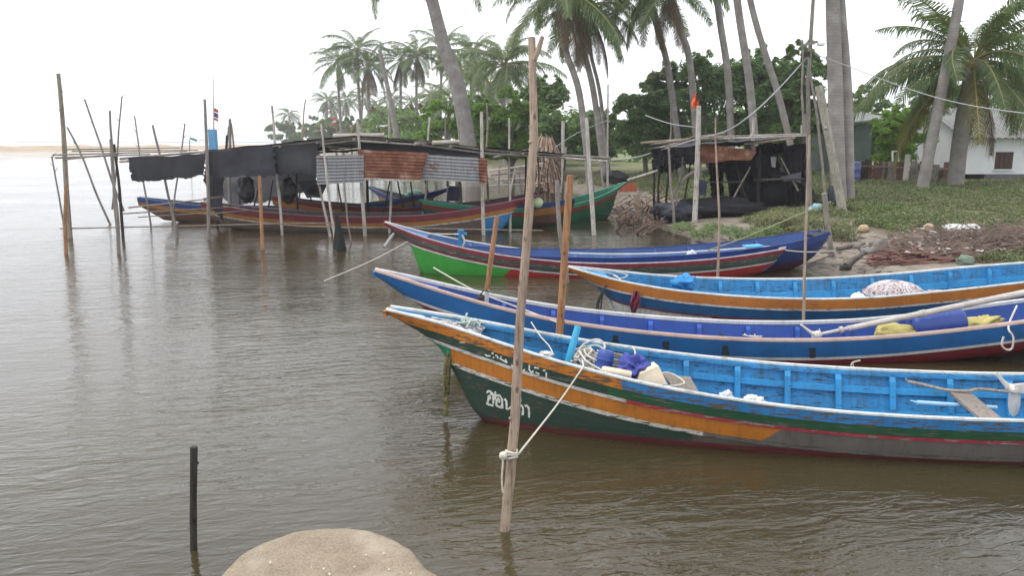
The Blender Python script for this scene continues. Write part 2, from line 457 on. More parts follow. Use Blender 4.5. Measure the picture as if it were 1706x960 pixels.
def make_sand_bank():
    # flat-topped sandy headland of the near bank, ends in a rounded nose
    out = [(300, 1010), (365, 952), (400, 915), (440, 893), (490, 876), (545, 869), (600, 872), (640, 882), (672, 896), (692, 912), (708, 934), (745, 958), (800, 1005)]
    zt = 0.72
    edge = [atz(u, v, zt) for u, v in out]
    edge = [Vector((-1.9, 1.2, zt)), Vector((-1.45, 2.3, zt))] + edge + [Vector((0.35, 2.2, zt)), Vector((1.0, 1.2, zt))]
    # smooth
    pts = []
    for i in range(len(edge) - 1):
        p0 = edge[max(i - 1, 0)]; p1 = edge[i]; p2 = edge[i + 1]; p3 = edge[min(i + 2, len(edge) - 1)]
        for k in range(5):
            t = k / 5
            pts.append(0.5 * ((2 * p1) + (p2 - p0) * t + (2 * p0 - 5 * p1 + 4 * p2 - p3) * t * t + (3 * p1 - p0 - 3 * p2 + p3) * t ** 3))
    pts.append(edge[-1])
    cen = Vector((-0.42, 1.2, zt))
    rows = []
    prof = [(0.0, 0.02), (0.3, 0.015), (0.55, 0.005), (0.72, -0.005), (0.82, -0.008), (0.88, 0.002), (0.92, 0.010), (0.96, 0.004), (0.985, -0.018), (1.0, -0.05), (1.012, -0.12), (1.02, -0.3), (1.035, -0.72), (1.06, -1.3)]
    for (k, dz) in prof:
        r = []
        for i, p in enumerate(pts):
            q = cen.lerp(p, k)
            nn = noise.noise(Vector((q.x * 2.2, q.y * 2.2, k * 2))) * 0.018 + noise.noise(Vector((q.x * 9, q.y * 9, 3))) * 0.006
            if k > 0.9: q = q + (p - cen).normalized() * noise.noise(Vector((i * 0.35, k * 3, 1))) * 0.012
            q.z = zt + dz + (nn if k < 0.98 else nn * 0.4)
            r.append(q)
        rows.append(r)
    g = N('damp_grey_sand'); p = g.pos()
    f = g.noise(p, 5, 5, 0.6); f2 = g.noise(p, 260, 2, 0.7)
    c = g.ramp(f, [(0.3, (0.27, 0.215, 0.155)), (0.7, (0.40, 0.335, 0.25))])
    c = g.mix(g.ramp(f2, [(0.45, (0, 0, 0)), (0.75, (0.6, 0.6, 0.6))]), c, (0.14, 0.11, 0.08))
    f4 = g.noise(p, 90, 3, 0.6)
    c = g.mix(g.ramp(f4, [(0.35, (0.4, 0.4, 0.4)), (0.55, (0, 0, 0))]), c, (0.10, 0.08, 0.06))
    spz = g.n('SeparateXYZ'); g.l(p, spz.inputs[0])
    c = g.mix(g.ramp(spz.outputs[2], [(0.12, (0.8,) * 3), (0.45, (0,) * 3)]), c, (0.07, 0.055, 0.04))
    f3 = g.noise(p, 3.1, 3, 0.5)
    c = g.mix(g.ramp(f3, [(0.52, (0, 0, 0)), (0.62, (0.45, 0.45, 0.45))]), c, (0.46, 0.40, 0.32))
    g.bsdf(c, 0.95, g.bump(g.mix(0.6, f2, g.noise(p, 45, 5, 0.75)), 1.0, 0.012), 0.2)
    o = MB().grid(rows).build('sand_bank', g.m); tag(o, 'rounded flat-topped nose of pale sand above the water', None, kind='structure')
    # shell and grit bits
    mb = MB(); rr = random.Random(4)
    for i in range(70):
        p = cen.lerp(pts[rr.randrange(len(pts))], rr.uniform(0.5, 0.9))
        mb.blob((p.x, p.y, zt + 0.012 + 0.012 * noise.noise(Vector((p.x * 2.2, p.y * 2.2, 1)))), [rr.uniform(0.002, 0.006)] * 3, 0.3, 2, i, 6, 4)
    o = mb.build('shell_grit', m_plain('shell_bits', (0.6, 0.56, 0.5), 0.7, 0.3, 40, 0)); tag(o, 'bits of shell and grit on the near sand', 'shell grit', kind='stuff')
make_sand_bank()

# ------------------------------------------------------------------ wooden fishing boats
def smooth_curve(S, xs, ys, sig):
    d = np.linspace(min(S[0], xs[0]) - 1, max(S[-1], xs[-1]) + 1, 700)
    # linear extrapolation at the ends keeps the sheer rising
    v = np.interp(d, xs, ys)
    lo = d < xs[0]; hi = d > xs[-1]
    v[lo] = ys[0] + (d[lo] - xs[0]) * (ys[1] - ys[0]) / (xs[1] - xs[0])
    v[hi] = ys[-1] + (d[hi] - xs[-1]) * (ys[-1] - ys[-2]) / (xs[-1] - xs[-2])
    step = d[1] - d[0]; k = np.arange(-int(4 * sig / step), int(4 * sig / step) + 1) * step
    ker = np.exp(-0.5 * (k / sig) ** 2); ker /= ker.sum()
    vp = np.concatenate([np.full(len(k), v[0]), v, np.full(len(k), v[-1])])
    vp = np.convolve(vp, ker, 'same')[len(k):-len(k)]
    return lambda s: np.interp(s, d, vp)
class Boat:
    def __init__(s, name, label, p0, p1, stations, keel, bands, inner, rail, rail2=None, ribs=(), rib_m=None, stringer=None, str_m=None, floor=0.42, e0=0.2, eb=0.35, rail_w=0.036, rail_h=0.026, group='painted wooden boats', floor_min=0.05, sig=0.16, fore=0.0, fore_m=None, bow_step=None):
        p0 = Vector((*p0, 0)); p1 = Vector((*p1, 0)); d = (p1 - p0).normalized()
        s.rz = math.atan2(d.y, d.x)
        s.root = thing(name, p0, label, 'boat', group, s.rz)
        st = np.array(stations, float)
        s.L = st[-1, 0]
        s.S = np.unique(np.concatenate([np.linspace(0, 1.2, 26), np.linspace(1.2, s.L - 1.0, 34), np.linspace(s.L - 1.0, s.L, 18)]))
        bf = smooth_curve(s.S, st[:, 0], st[:, 1], sig); s.B = lambda x: max(0.012, float(bf(x)))
        zf = smooth_curve(s.S, st[:, 0], st[:, 2], sig); s.Z = lambda x: float(zf(x))
        kk = np.array(keel, float); s.K = lambda x: min(float(np.interp(x, kk[:, 0], kk[:, 1])), s.Z(x) - 0.05)
        s.e = lambda x: e0 + eb * math.exp(-x / 0.5) + eb * math.exp(-(s.L - x) / 0.4)
        s.hullobjs = []
        s.floor, s.floor_min = floor, floor_min
        n = len(bands)
        for k, (d0, d1, m) in enumerate(bands):
            off = 0.016 * max(0, (n - 1 - k)) / max(1, n - 1) + (0.006 if (d1 - d0) < 0.05 else 0)
            for side in (-1, 1):
                s.hullobjs.append(s.strake(d0, d1, m, side, off, k == n - 1))
        s.lining(inner)
        for side in (-1, 1):
            s.rail(side, rail_w, rail_h, (rail2 or rail) if side > 0 else rail)
        if stringer:
            for side in (-1, 1):
                for (a, b, m) in stringer: s.stringer(side, a, b, m or str_m)
        for x in ribs:
            for side in (-1, 1): s.rib(x, side, rib_m)
        if fore > 0: s.foredeck(fore, fore_m)
        s.bowcap(bands[0][2])
    def pt(s, x, dep, side, off=0.0):
        D = max(s.Z(x) - s.K(x), 1e-4); v = min(dep / D, 1.0)
        hb = s.B(x) * (max(1 - v, 0)) ** s.e(x)
        return Vector((x, side * (hb + off), s.Z(x) - v * D))
    def strake(s, d0, d1, m, side, off, last):
        rows = []
        for x in s.S:
            D = s.Z(x) - s.K(x)
            a = min(d0, D); b = D if last else min(d1, D)
            r = []
            nn = 14 if last else max(2, int((b - a) / 0.03) + 1) if False else (14 if last else 4)
            for j in range(nn + 1):
                t = j / nn
                if last: t = 1 - (1 - t) ** 2.2
                dd = a + (b - a) * t
                q = s.pt(x, dd, side, off if dd < D - 1e-6 else off * 0.4)
                r.append(q)
            if not last:                       # lower edge steps back to the hull
                q = s.pt(x, b, side, max(off - 0.012, 0) if b < D - 1e-6 else 0); r.append(q)
            rows.append(r)
        return MB().grid(rows, flip=(side > 0)).build('strake', m, s.root, local=True)
    def floor_z(s, x):
        return max(s.Z(x) - s.floor, s.K(x) + 0.05, s.floor_min)
    def inn(s, x, dep, side, off=0.028):
        p = s.pt(x, dep, side); y = max(abs(p.y) - off, 0.004); return Vector((p.x, side * y, p.z))
    def lining(s, m):
        for side in (-1, 1):
            rows = []
            for x in s.S[1:-1]:
                fd = max(s.Z(x) - s.floor_z(x), 0.01)
                rows.append([s.inn(x, fd * j / 8, side) for j in range(9)])
            MB().grid(rows, flip=(side < 0)).build('inner_lining', m, s.root, local=True)
        # floor boards, lengthwise
        for k in range(3):
            rows = []
            for x in s.S[3:-3]:
                fd = max(s.Z(x) - s.floor_z(x), 0.01); y = abs(s.inn(x, fd, 1).y) + 0.01
                a = -y + 2 * y * k / 3 + 0.004; b = -y + 2 * y * (k + 1) / 3 - 0.004
                z = s.floor_z(x) + 0.004 * (k % 2)
                rows.append([Vector((x, a, z - 0.03)), Vector((x, a, z)), Vector((x, b, z)), Vector((x, b, z - 0.03))])
            MB().grid(rows, flip=True).build('floor_board', m, s.root, local=True, smooth=False)
    def rail(s, side, wd, ht, m):
        rows = []
        for x in s.S:
            p = s.pt(x, 0, side); c = Vector((p.x, p.y - side * wd * 0.28, p.z + ht * 0.35))
            if abs(p.y) < wd * 0.5: c.y = side * max(abs(p.y) * 0.5, 0.004)
            j = 1 + 0.12 * noise.noise(Vector((x * 3, side, 2)))
            w2, h2 = wd / 2 * j, ht / 2
            w2 = min(w2, max(abs(p.y) * 0.9, 0.015))
            rows.append([c + Vector((0, side * a * w2, b * h2)) for a, b in ((-1, -1), (-1, 0.6), (-0.6, 1), (0.6, 1), (1, 0.5), (1, -0.6), (0.6, -1), (-1, -1))])
        o = MB().grid(rows, flip=(side > 0))
        for r in (rows[0], rows[-1]): o.add(r[:-1], [tuple(range(7))])
        o.build('gunwale_rail', m, s.root, local=True)
    def bowcap(s, m):
        mb = MB(); x = -0.012; b = s.B(0) + 0.02; z = s.Z(0)
        mb.box((x, 0, z - 0.025), (0.03, b * 1.9, 0.05)); mb.build('stem_cap', m, s.root, local=True, smooth=False)
    def stringer(s, side, d0, d1, m):
        rows = []
        for x in s.S:
            if x < 0.55 or x > s.L - 0.5: continue
            fd = s.Z(x) - s.floor_z(x) - 0.01
            a, b = min(d0, fd), min(d1, fd)
            rows.append([s.inn(x, a, side, 0.027), s.inn(x, a, side, 0.055), s.inn(x, b, side, 0.055), s.inn(x, b, side, 0.027)])
        MB().grid(rows, flip=(side < 0)).build('stringer', m, s.root, local=True, smooth=False)
    def rib(s, x, side, m):
        fd = s.Z(x) - s.floor_z(x) - 0.005
        rows = []
        for j in range(7):
            dd = 0.03 + (fd - 0.03) * j / 6
            p = s.inn(x, dd, side, 0.026); q = s.inn(x, dd, side, 0.075 if j > 0 else 0.05)
            h = 0.026
            rows.append([p + Vector((-h, 0, 0)), q + Vector((-h, 0, 0)), q + Vector((h, 0, 0)), p + Vector((h, 0, 0))])
        mb = MB().grid(rows, flip=(side > 0)); mb.add(rows[0], [(0, 1, 2, 3)])
        mb.build('rib', m, s.root, local=True, smooth=False)
    def foredeck(s, ln, m):
        rows = []
        for x in s.S:
            if x > ln: break
            y = max(s.B(x) - 0.03, 0.01); z = s.Z(x) - 0.02
            rows.append([Vector((x, -y, z)), Vector((x, -y * 0.4, z + 0.006)), Vector((x, y * 0.4, z + 0.006)), Vector((x, y, z))])
        MB().grid(rows, flip=True).build('foredeck', m, s.root, local=True)
    def world(s, x, y, z):
        return PM[s.root.name] @ Vector((x, y, z))
    def at_px(s, px, py, z):
        return atz(px, py, z)
def stroke_paint(objs, strokes, width, mat, parent, name, off=0.004):
    """brush lettering laid on the hull planks"""
    vs, fs = [], []
    for o in objs:
        M = PM[o.name]; k = len(vs)
        vs += [M @ v.co for v in o.data.vertices]; fs += [[i + k for i in p.vertices] for p in o.data.polygons]
    bvh = BVHTree.FromPolygons(vs, fs)
    for st in strokes:
        pts = [Vector((a, b, 0)) for a, b in st]; dn = []
        for a, b in zip(pts, pts[1:]):
            n = max(2, int((b - a).length / 0.8))
            dn += [a.lerp(b, i / n) for i in range(n)]
        dn.append(pts[-1]); L, R = [], []
        for i, p in enumerate(dn):
            t = (dn[min(i + 1, len(dn) - 1)] - dn[max(i - 1, 0)]); t = t.normalized() if t.length else Vector((1, 0, 0))
            nrm = Vector((-t.y, t.x, 0)); wd = width * (0.8 + 0.35 * noise.noise(Vector((p.x * 0.3, p.y * 0.3, 2)))) / 2
            for lst, sg in ((L, 1), (R, -1)):
                q = p + nrm * wd * sg; d = ray(q.x, q.y).normalized()
                h = bvh.ray_cast(EYEV, d)
                lst.append(h[0] - d * off if h[0] else None)
        mb = MB()
        for i in range(len(dn) - 1):
            if None not in (L[i], R[i], L[i + 1], R[i + 1]): mb.add([L[i], R[i], R[i + 1], L[i + 1]], [(0, 1, 2, 3)])
        if mb.f: mb.build(name, mat, parent, smooth=False)
def rope(mb, pts, r, sag=0.0, n=6, sub=8, wob=0.0):
    P = [Vector(p) for p in pts]; out = []
    for i in range(len(P) - 1):
        p0 = P[max(i - 1, 0)]; p1 = P[i]; p2 = P[i + 1]; p3 = P[min(i + 2, len(P) - 1)]
        for k in range(sub):
            t = k / sub
            q = 0.5 * ((2 * p1) + (p2 - p0) * t + (2 * p0 - 5 * p1 + 4 * p2 - p3) * t * t + (3 * p1 - p0 - 3 * p2 + p3) * t ** 3)
            if sag: q.z -= sag * 4 * t * (1 - t)
            if wob: q += noise.noise_vector(q * 9) * wob
            out.append(q)
    out.append(P[-1]); mb.tube(out, r, n); return out

ORANGE = (0.50, 0.17, 0.022); CYAN = (0.02, 0.23, 0.52); MIDBLUE = (0.013, 0.115, 0.33); VIOLET = (0.018, 0.07, 0.30)
DKGREEN = (0.018, 0.05, 0.036); GREEN2 = (0.015, 0.085, 0.035); MAROON = (0.20, 0.022, 0.03); WHITEP = (0.62, 0.6, 0.55); GREYB = (0.135, 0.125, 0.115)
pa_orange_blue = m_paint('orange_then_blue_plank', ORANGE, wear=0.62, colB=(0.03, 0.2, 0.48), xthr=2.22, slope=0.2, worn=(0.10, 0.075, 0.05))
pa_dkgreen = m_paint('dark_green_plank', DKGREEN, wear=0.5, colB=GREEN2, xthr=2.0, worn=(0.11, 0.10, 0.09))
pa_line1 = m_paint('white_then_red_moulding', (0.55, 0.52, 0.48), wear=0.55, colB=(0.33, 0.035, 0.06), xthr=2.15, worn=(0.25, 0.22, 0.2))
pa_orange_grey = m_paint('orange_then_grey_plank', (0.47, 0.165, 0.022), wear=0.34, colB=GREYB, xthr=3.1, slope=-1.2, worn=(0.2, 0.12, 0.06))
pa_line2 = m_paint('worn_white_line', (0.55, 0.53, 0.47), wear=0.6, colB=GREYB, xthr=2.78, worn=(0.08, 0.075, 0.06))
pa_bottomA = m_paint('dark_green_bottom', (0.022, 0.055, 0.042), wear=0.42, colB=(0.10, 0.085, 0.075), xthr=2.7, worn=(0.14, 0.06, 0.045), colW=(0.10, 0.02, 0.022), zW=0.075)
pa_cyan = m_paint('bright_blue_inside', (0.018, 0.195, 0.43), wear=0.48, worn=(0.025, 0.05, 0.075), dirt=(0.04, 0.06, 0.05), dirt_amt=0.75)
pa_cyan2 = m_paint('bright_blue_rib', (0.022, 0.235, 0.49), wear=0.4, worn=(0.05, 0.09, 0.12), dirt_amt=0.3)
pa_white = m_paint('white_rail', (0.54, 0.57, 0.56), wear=0.45, worn=(0.3, 0.3, 0.28), dirt_amt=0.2)
pa_slate = m_paint('slate_foredeck', (0.05, 0.06, 0.10), wear=0.7, worn=(0.45, 0.45, 0.43))

A = Boat('fishing_boat', 'dark green and orange wooden boat with bright blue inside, tied to the tall forked pole', (-1.12, 7.15), (4.0, 6.5),
    [(0, .075, 1.0), (.49, .162, .918), (.98, .300, .806), (1.47, .421, .691), (1.96, .518, .599), (2.45, .595, .523), (2.95, .640, .467), (3.44, .666, .425), (3.93, .680, .401), (4.42, .677, .389), (4.91, .671, .387), (5.4, .653, .393), (6.2, .60, .43), (7.2, .47, .54), (8.0, .28, .70), (8.4, .10, .80)],
    [(0, .95), (.04, .93), (.29, .80), (.43, .70), (.50, .63), (.55, .54), (.64, .37), (.70, .23), (.78, .09), (.87, 0), (1.1, -.10), (1.6, -.19), (3, -.24), (6, -.22), (7.4, -.08), (8.0, .2), (8.4, .65)],
    [(0, .085, pa_orange_blue), (.085, .165, pa_dkgreen), (.165, .195, pa_line1), (.195, .325, pa_orange_grey), (.325, .362, pa_line2), (.362, 9, pa_bottomA)],
    pa_cyan, pa_white, ribs=(1.75, 2.25, 2.72, 3.2, 3.66, 4.12, 4.6, 5.1, 5.6, 6.1, 6.6), rib_m=pa_cyan2, stringer=[(.14, .195, pa_cyan2), (.012, .04, pa_cyan)], floor=.36, fore=.9, fore_m=pa_slate)
rows = []
for x in np.linspace(.18, 1.15, 30):
    wd = .075 * math.sin(math.pi * (x - .1) / 1.12) ** .6 + .01; y = A.B(x) - .01; z = A.Z(x) + .004
    rows.append([Vector((x, -y, z)), Vector((x, -y + wd * .5, z + .006)), Vector((x, -y + wd, z))])
MB().grid(rows, flip=True).build('covering_board', m_paint('scuffed_white_board', (0.66, 0.65, 0.62), wear=0.5, worn=(0.3, 0.14, 0.05), dirt_amt=0.3), A.root, local=True)
rows = []
for side in (-1, 1):
    rows = []
    for x in np.linspace(.40, .60, 14):
        D_ = A.Z(x) - A.K(x); r = []
        for j in range(8):
            dd = .175 + (.40 - .175) * j / 7; dd = min(dd, D_); r.append(A.pt(x, dd, side, .012))
        rows.append(r)
    MB().grid(rows, flip=(side > 0)).build('stem_plate', m_plain('emerald_paint', (.01, .16, .09), .5, .25, 6, .3), A.root, local=True)
# brush lettering on the dark green bottom plank and the worn name above it
def zz(l, sc, ox, oy): return [[(ox + a / sc, oy + b / sc) for a, b in st] for st in l]
paint_white = m_plain('brushed_white_paint', (0.62, 0.64, 0.58), 0.6, 0.25, 30, 0.2)
low = zz([[(215, 275), (250, 238), (290, 238), (345, 290), (368, 335), (368, 520)], [(300, 315), (350, 300)], [(405, 240), (418, 280), (380, 330)], [(300, 350), (262, 345), (252, 450), (222, 525), (290, 548), (372, 570)], [(290, 355), (300, 390), (265, 420)],
          [(420, 430), (402, 370), (450, 325), (520, 342), (570, 430), (572, 590), (500, 592), (440, 565), (440, 470), (475, 395), (512, 450), (495, 500)], [(500, 600), (600, 612)],
          [(622, 410), (668, 462), (670, 560), (672, 640), (722, 640), (770, 600), (830, 560), (830, 430)], [(900, 350), (950, 350), (992, 385)], [(945, 405), (1005, 400)], [(940, 452), (1010, 455)], [(945, 590), (965, 618), (940, 665)],
          [(985, 548), (1035, 590), (1050, 650), (1040, 790)], [(1088, 580), (1130, 558), (1178, 620), (1185, 720), (1185, 845)]], 13.72, 795, 635)
stroke_paint(A.hullobjs, low, 4.3, paint_white, A.root, 'lettering')
up = zz([[(165, 265), (210, 298), (285, 300)], [(305, 240), (350, 248)], [(335, 330), (358, 338)], [(385, 285), (430, 300), (442, 355)], [(515, 305), (492, 360), (550, 395), (620, 440), (645, 440)], [(598, 370), (635, 440)], [(780, 400), (825, 402)], [(725, 495), (775, 530)],
         [(985, 595), (1055, 615)], [(1112, 490), (1108, 590), (1150, 645), (1200, 645)], [(1180, 610), (1200, 650)], [(1215, 545), (1315, 562)], [(1245, 650), (1325, 690)], [(1400, 605), (1455, 612)], [(1475, 650), (1472, 770)]], 12.8, 795, 570)
stroke_paint(A.hullobjs, up, 3.0, paint_white, A.root, 'lettering')

pb_out = m_paint('mid_blue_plank', MIDBLUE, wear=0.22, worn=(0.02, 0.03, 0.05), dirt_amt=0.25)
pb_line = m_paint('white_moulding', (0.54, 0.54, 0.53), wear=0.25, worn=(0.2, 0.19, 0.2), dirt_amt=0.2)
pb_maroon = m_paint('maroon_bottom', (0.17, 0.014, 0.024), wear=0.15, worn=(0.1, 0.07, 0.06), dirt_amt=0.5)
pb_keel = m_paint('bare_tan_keel', (0.27, 0.215, 0.16), wear=0.4, worn=(0.08, 0.07, 0.05), dirt_amt=0.6)
pb_in = m_paint('violet_blue_inside', VIOLET, wear=0.2, worn=(0.12, 0.12, 0.2), dirt_amt=0.35)
pb_rail = m_paint('faded_pink_rail', (0.46, 0.33, 0.285), wear=0.4, worn=(0.28, 0.25, 0.24), dirt_amt=0.15)
B = Boat('fishing_boat', 'blue over maroon wooden boat with faded pink rail and a blue drum aboard', (-1.6, 9.3), (6.0, 9.2),
    [(0, .03, 1.0), (.35, .13, .91), (.73, .225, .80), (1.45, .335, .613), (2.18, .425, .472), (2.91, .468, .382), (3.64, .478, .318), (4.36, .477, .282), (5.09, .464, .279), (5.82, .44, .312), (6.55, .435, .386), (7.27, .46, .49), (8.0, .42, .60), (8.7, .27, .74), (9.1, .1, .83)],
    [(0, .94), (.04, .92), (.29, .74), (.52, .60), (.73, .42), (.95, .18), (1.2, 0), (1.6, -.12), (3, -.22), (5, -.2), (6.3, -.06), (7.2, .05), (8.2, .2), (9.1, .7)],
    [(0, .19, pb_out), (.19, .225, pb_line), (.225, .40, pb_maroon), (.40, 9, pb_keel)],
    pb_in, pb_rail, rail2=pb_line, ribs=(1.5, 2.1, 2.7, 3.3, 3.9, 4.5, 5.1, 5.7, 6.3, 6.9), rib_m=m_paint('violet_blue_rib', mul(VIOLET, 1.25), wear=0.15, worn=(0.12, 0.12, 0.2)), floor=.3, fore=.75, fore_m=m_paint('lilac_foredeck', (0.09, 0.13, 0.42), wear=0.3, worn=(0.3, 0.32, 0.5)), rail_w=0.045, rail_h=0.045)

stain = m_plain('fender_rub_stain', (0.02, 0.032, 0.04), 0.8, 0.5, 14, 0.3)
stroke_paint(B.hullobjs, [[(u, v - 8), (u + 1, v + 9)] for u, v in ((1025, 567), (1109, 577), (1208, 584), (1353, 588))], 13, stain, B.root, 'rub_stain', off=.003)
pc_orange = m_paint('orange_top_plank', (0.46, 0.165, 0.03), wear=0.35, worn=(0.13, 0.05, 0.035), dirt_amt=0.2)
pc_line = m_paint('thin_white_line', (0.55, 0.53, 0.5), wear=0.55, worn=(0.15, 0.14, 0.14))
pc_blue = m_paint('deep_blue_plank', (0.012, 0.085, 0.21), wear=0.2, worn=(0.05, 0.05, 0.06))
pc_red = m_paint('thin_maroon_line', (0.15, 0.03, 0.05), wear=0.4, worn=(0.25, 0.22, 0.22))
pc_white = m_paint('white_bow_bottom', (0.58, 0.57, 0.55), wear=0.28, worn=(0.08, 0.08, 0.08), colB=(0.03, 0.035, 0.04), xthr=1.9, slope=0.4)
C = Boat('fishing_boat', 'orange and blue wooden boat with white bow bottom, carrying a heaped fishing net', (.75, 10.6), (7.0, 10.8),
    [(0, .03, .845), (.3, .27, .78), (.64, .47, .718), (1.27, .61, .624), (1.91, .69, .571), (2.55, .75, .539), (3.18, .765, .528), (3.82, .745, .541), (4.45, .705, .585), (5.09, .675, .639), (5.73, .655, .704), (6.5, .6, .77), (7.4, .46, .86), (8.2, .25, .98), (8.6, .1, 1.05)],
    [(0, .79), (.1, .76), (.27, .66), (.49, .47), (.56, .38), (.63, .21), (.74, .02), (1.0, -.1), (2, -.2), (5, -.18), (6.5, -.05), (7.6, .1), (8.6, .9)],
    [(0, .125, pc_orange), (.125, .15, pc_line), (.15, .275, pc_blue), (.275, .30, pc_red), (.30, 9, pc_white)],
    pa_cyan, pa_white, ribs=(1.7, 2.25, 2.8, 3.35, 3.9, 4.45, 5.0, 5.55, 6.1, 6.7), rib_m=pa_cyan2, stringer=[(.17, .26, pa_cyan2)], floor=.5, fore=.55, fore_m=pa_cyan2, rail_w=0.038)

pd_rail = m_paint('maroon_rail', (0.21, 0.035, 0.055), wear=0.2, worn=(0.4, 0.35, 0.34))
pd_dk = m_paint('grey_green_plank', (0.055, 0.085, 0.075), wear=0.45, worn=(0.3, 0.27, 0.2))
pd_mar = m_paint('maroon_plank', (0.14, 0.025, 0.035), wear=0.3, worn=(0.06, 0.05, 0.05), colB=(0.05, 0.075, 0.06), xthr=2.9)
pd_green = m_paint('fresh_green_bow', (0.045, 0.30, 0.045), wear=0.02, colB=(0.34, 0.03, 0.03), xthr=2.32, slope=-1.0, dirt_amt=0.12)
pd_in = m_paint('faded_blue_inside', (0.055, 0.14, 0.34), wear=0.25, worn=(0.3, 0.34, 0.4))
D = Boat('fishing_boat', 'maroon railed wooden boat with a fresh green bow and red bottom', (-2.45, 15.5), (5.0, 15.2),
    [(0, .05, .956), (.71, .33, .718), (1.42, .53, .55), (2.13, .61, .423), (2.84, .64, .336), (3.55, .67, .281), (4.25, .66, .262), (4.96, .63, .272), (5.67, .605, .306), (6.38, .55, .361), (7.0, .42, .43), (7.6, .22, .50)],
    [(0, .90), (.21, .75), (.46, .56), (.53, .44), (.6, .2), (.66, .04), (.8, -.1), (1.5, -.2), (4, -.25), (6.4, -.15), (7.2, .02), (7.45, .2), (7.6, .4)],
    [(0, .075, pd_rail), (.075, .15, pd_dk), (.15, .205, pd_mar), (.205, .235, pb_line), (.235, 9, pd_green)],
    pd_in, m_paint('pale_worn_rail', (0.42, 0.33, 0.34), wear=0.3, worn=(0.2, 0.05, 0.07)), rail2=pb_line, ribs=(1.6, 2.3, 3.0, 3.7, 4.4, 5.1, 5.8), rib_m=pd_in, floor=.34, fore=.85, fore_m=pd_in, rail_w=0.038)

pe_out = m_paint('navy_plank', (0.012, 0.03, 0.14), wear=0.12, worn=(0.05, 0.06, 0.12), colB=None)
pe_bot = m_paint('dark_maroon_bottom', (0.055, 0.012, 0.03), wear=0.1)
pe_in = m_paint('navy_inside', (0.025, 0.075, 0.24), wear=0.2, worn=(0.1, 0.12, 0.2))
E_ = Boat('fishing_boat', 'navy blue boat with maroon bottom, bow drawn up against the mud', tuple(atz(1374, 386, .72)[:2]), tuple(atz(1000, 424, .33)[:2]),
    [(0, .18, .72), (.5, .42, .63), (1.1, .55, .53), (2, .62, .43), (3.2, .65, .36), (4.5, .64, .33), (6, .55, .38), (7, .35, .46), (7.6, .12, .52)],
    [(0, .50), (.1, .34), (.25, .2), (.5, .06), (.8, -.04), (2, -.15), (5, -.2), (7, -.05), (7.6, .4)],
    [(0, .12, m_paint('bright_navy_top', (0.02, 0.055, 0.22), wear=0.15, worn=(0.06, 0.07, 0.1))), (.12, .4, pe_out), (.4, 9, pe_bot)], pe_in, pe_out, ribs=(1.2, 1.9, 2.6, 3.3), rib_m=pe_in, floor=.3, fore=.3, fore_m=m_plain('dark_grey_deck', (0.03, 0.03, 0.035)))

# boats lying under and behind the long shelter
pg_red = m_paint('dull_red_plank', (0.17, 0.03, 0.035), wear=0.3, worn=(0.12, 0.06, 0.1))
pg_or = m_paint('dull_orange_plank', (0.34, 0.15, 0.035), wear=0.35, worn=(0.22, 0.17, 0.12))
pg_blue = m_paint('sky_blue_bow', (0.03, 0.19, 0.42), wear=0.1, colB=(0.12, 0.09, 0.075), xthr=1.5)
pg_blue2 = m_paint('sky_blue_bow_far', (0.05, 0.25, 0.5), wear=0.1, colB=(0.13, 0.07, 0.05), xthr=1.9)
pg_in = m_paint('dark_boat_inside', (0.06, 0.06, 0.055), wear=0.5, worn=(0.14, 0.12, 0.1))
pg_navy = m_paint('blue_top_plank', (0.02, 0.06, 0.2), wear=0.25, worn=(0.2, 0.24, 0.35))
def far_boat(label, tip, tipz, aft, aftz, L, b, bands, inner, rail, fz, e=0.2, keelup=0.06, ribs=()):
    p0 = atz(*tip, tipz); p1 = atz(*aft, aftz)
    k = L / 9.0
    st = [(0, .05, tipz), (.8 * k, .3 * b / .65, tipz - (tipz - fz) * .33), (1.8 * k, .5 * b / .65, tipz - (tipz - fz) * .66), (3 * k, .62 * b / .65, fz + .05), (4.5 * k, b, fz), (6 * k, .62 * b / .65, fz + .03), (7.4 * k, .5 * b / .65, fz + .14), (8.4 * k, .3 * b / .65, fz + .27), (9 * k, .1, fz + .36)]
    ke = [(0, tipz - .06), (.5 * k, tipz - .3), (.75 * k, fz * .5), (.95 * k, 0), (1.4 * k, -.12), (4 * k, -.2), (7 * k, -.1), (8.3 * k, .05), (9 * k, fz + .1)]
    return Boat('fishing_boat', label, tuple(p0[:2]), tuple(p1[:2]), st, ke, bands, inner, rail, floor=.3, ribs=ribs, rib_m=inner, group='painted wooden boats')
G = far_boat('red and orange boat with sky blue bow, moored along the front of the long shelter', (893, 326), 1.0, (470, 358), .42, 9.6, .65,
    [(0, .17, pg_red), (.17, .29, pg_or), (.29, .32, pc_line), (.32, 9, pg_blue)], pg_in, m_paint('lilac_rail', (0.25, 0.14, 0.2), wear=0.3), .42)
F_ = far_boat('long blue-topped boat with orange stripe under the black hanging tarpaulins', (752, 313), 1.02, (420, 346), .42, 9.8, .62,
    [(0, .13, pg_navy), (.13, .26, pg_or), (.26, 9, pg_blue2)], pg_in, pg_navy, .40)
H_ = far_boat('small blue and orange boat half hidden behind the others under the shelter', (615, 311), .95, (800, 345), .45, 8.0, .6,
    [(0, .13, pg_navy), (.13, .33, pg_or), (.33, 9, pg_blue2)], pg_in, pg_navy, .45)
I_ = far_boat('brown and orange boat lying behind the red one near the shore', (905, 318), .95, (640, 345), .45, 8.5, .6,
    [(0, .12, pg_red), (.12, .3, pg_or), (.3, 9, pg_navy)], pg_in, m_paint('brown_rail', (0.12, 0.08, 0.06), wear=0.3), .45)
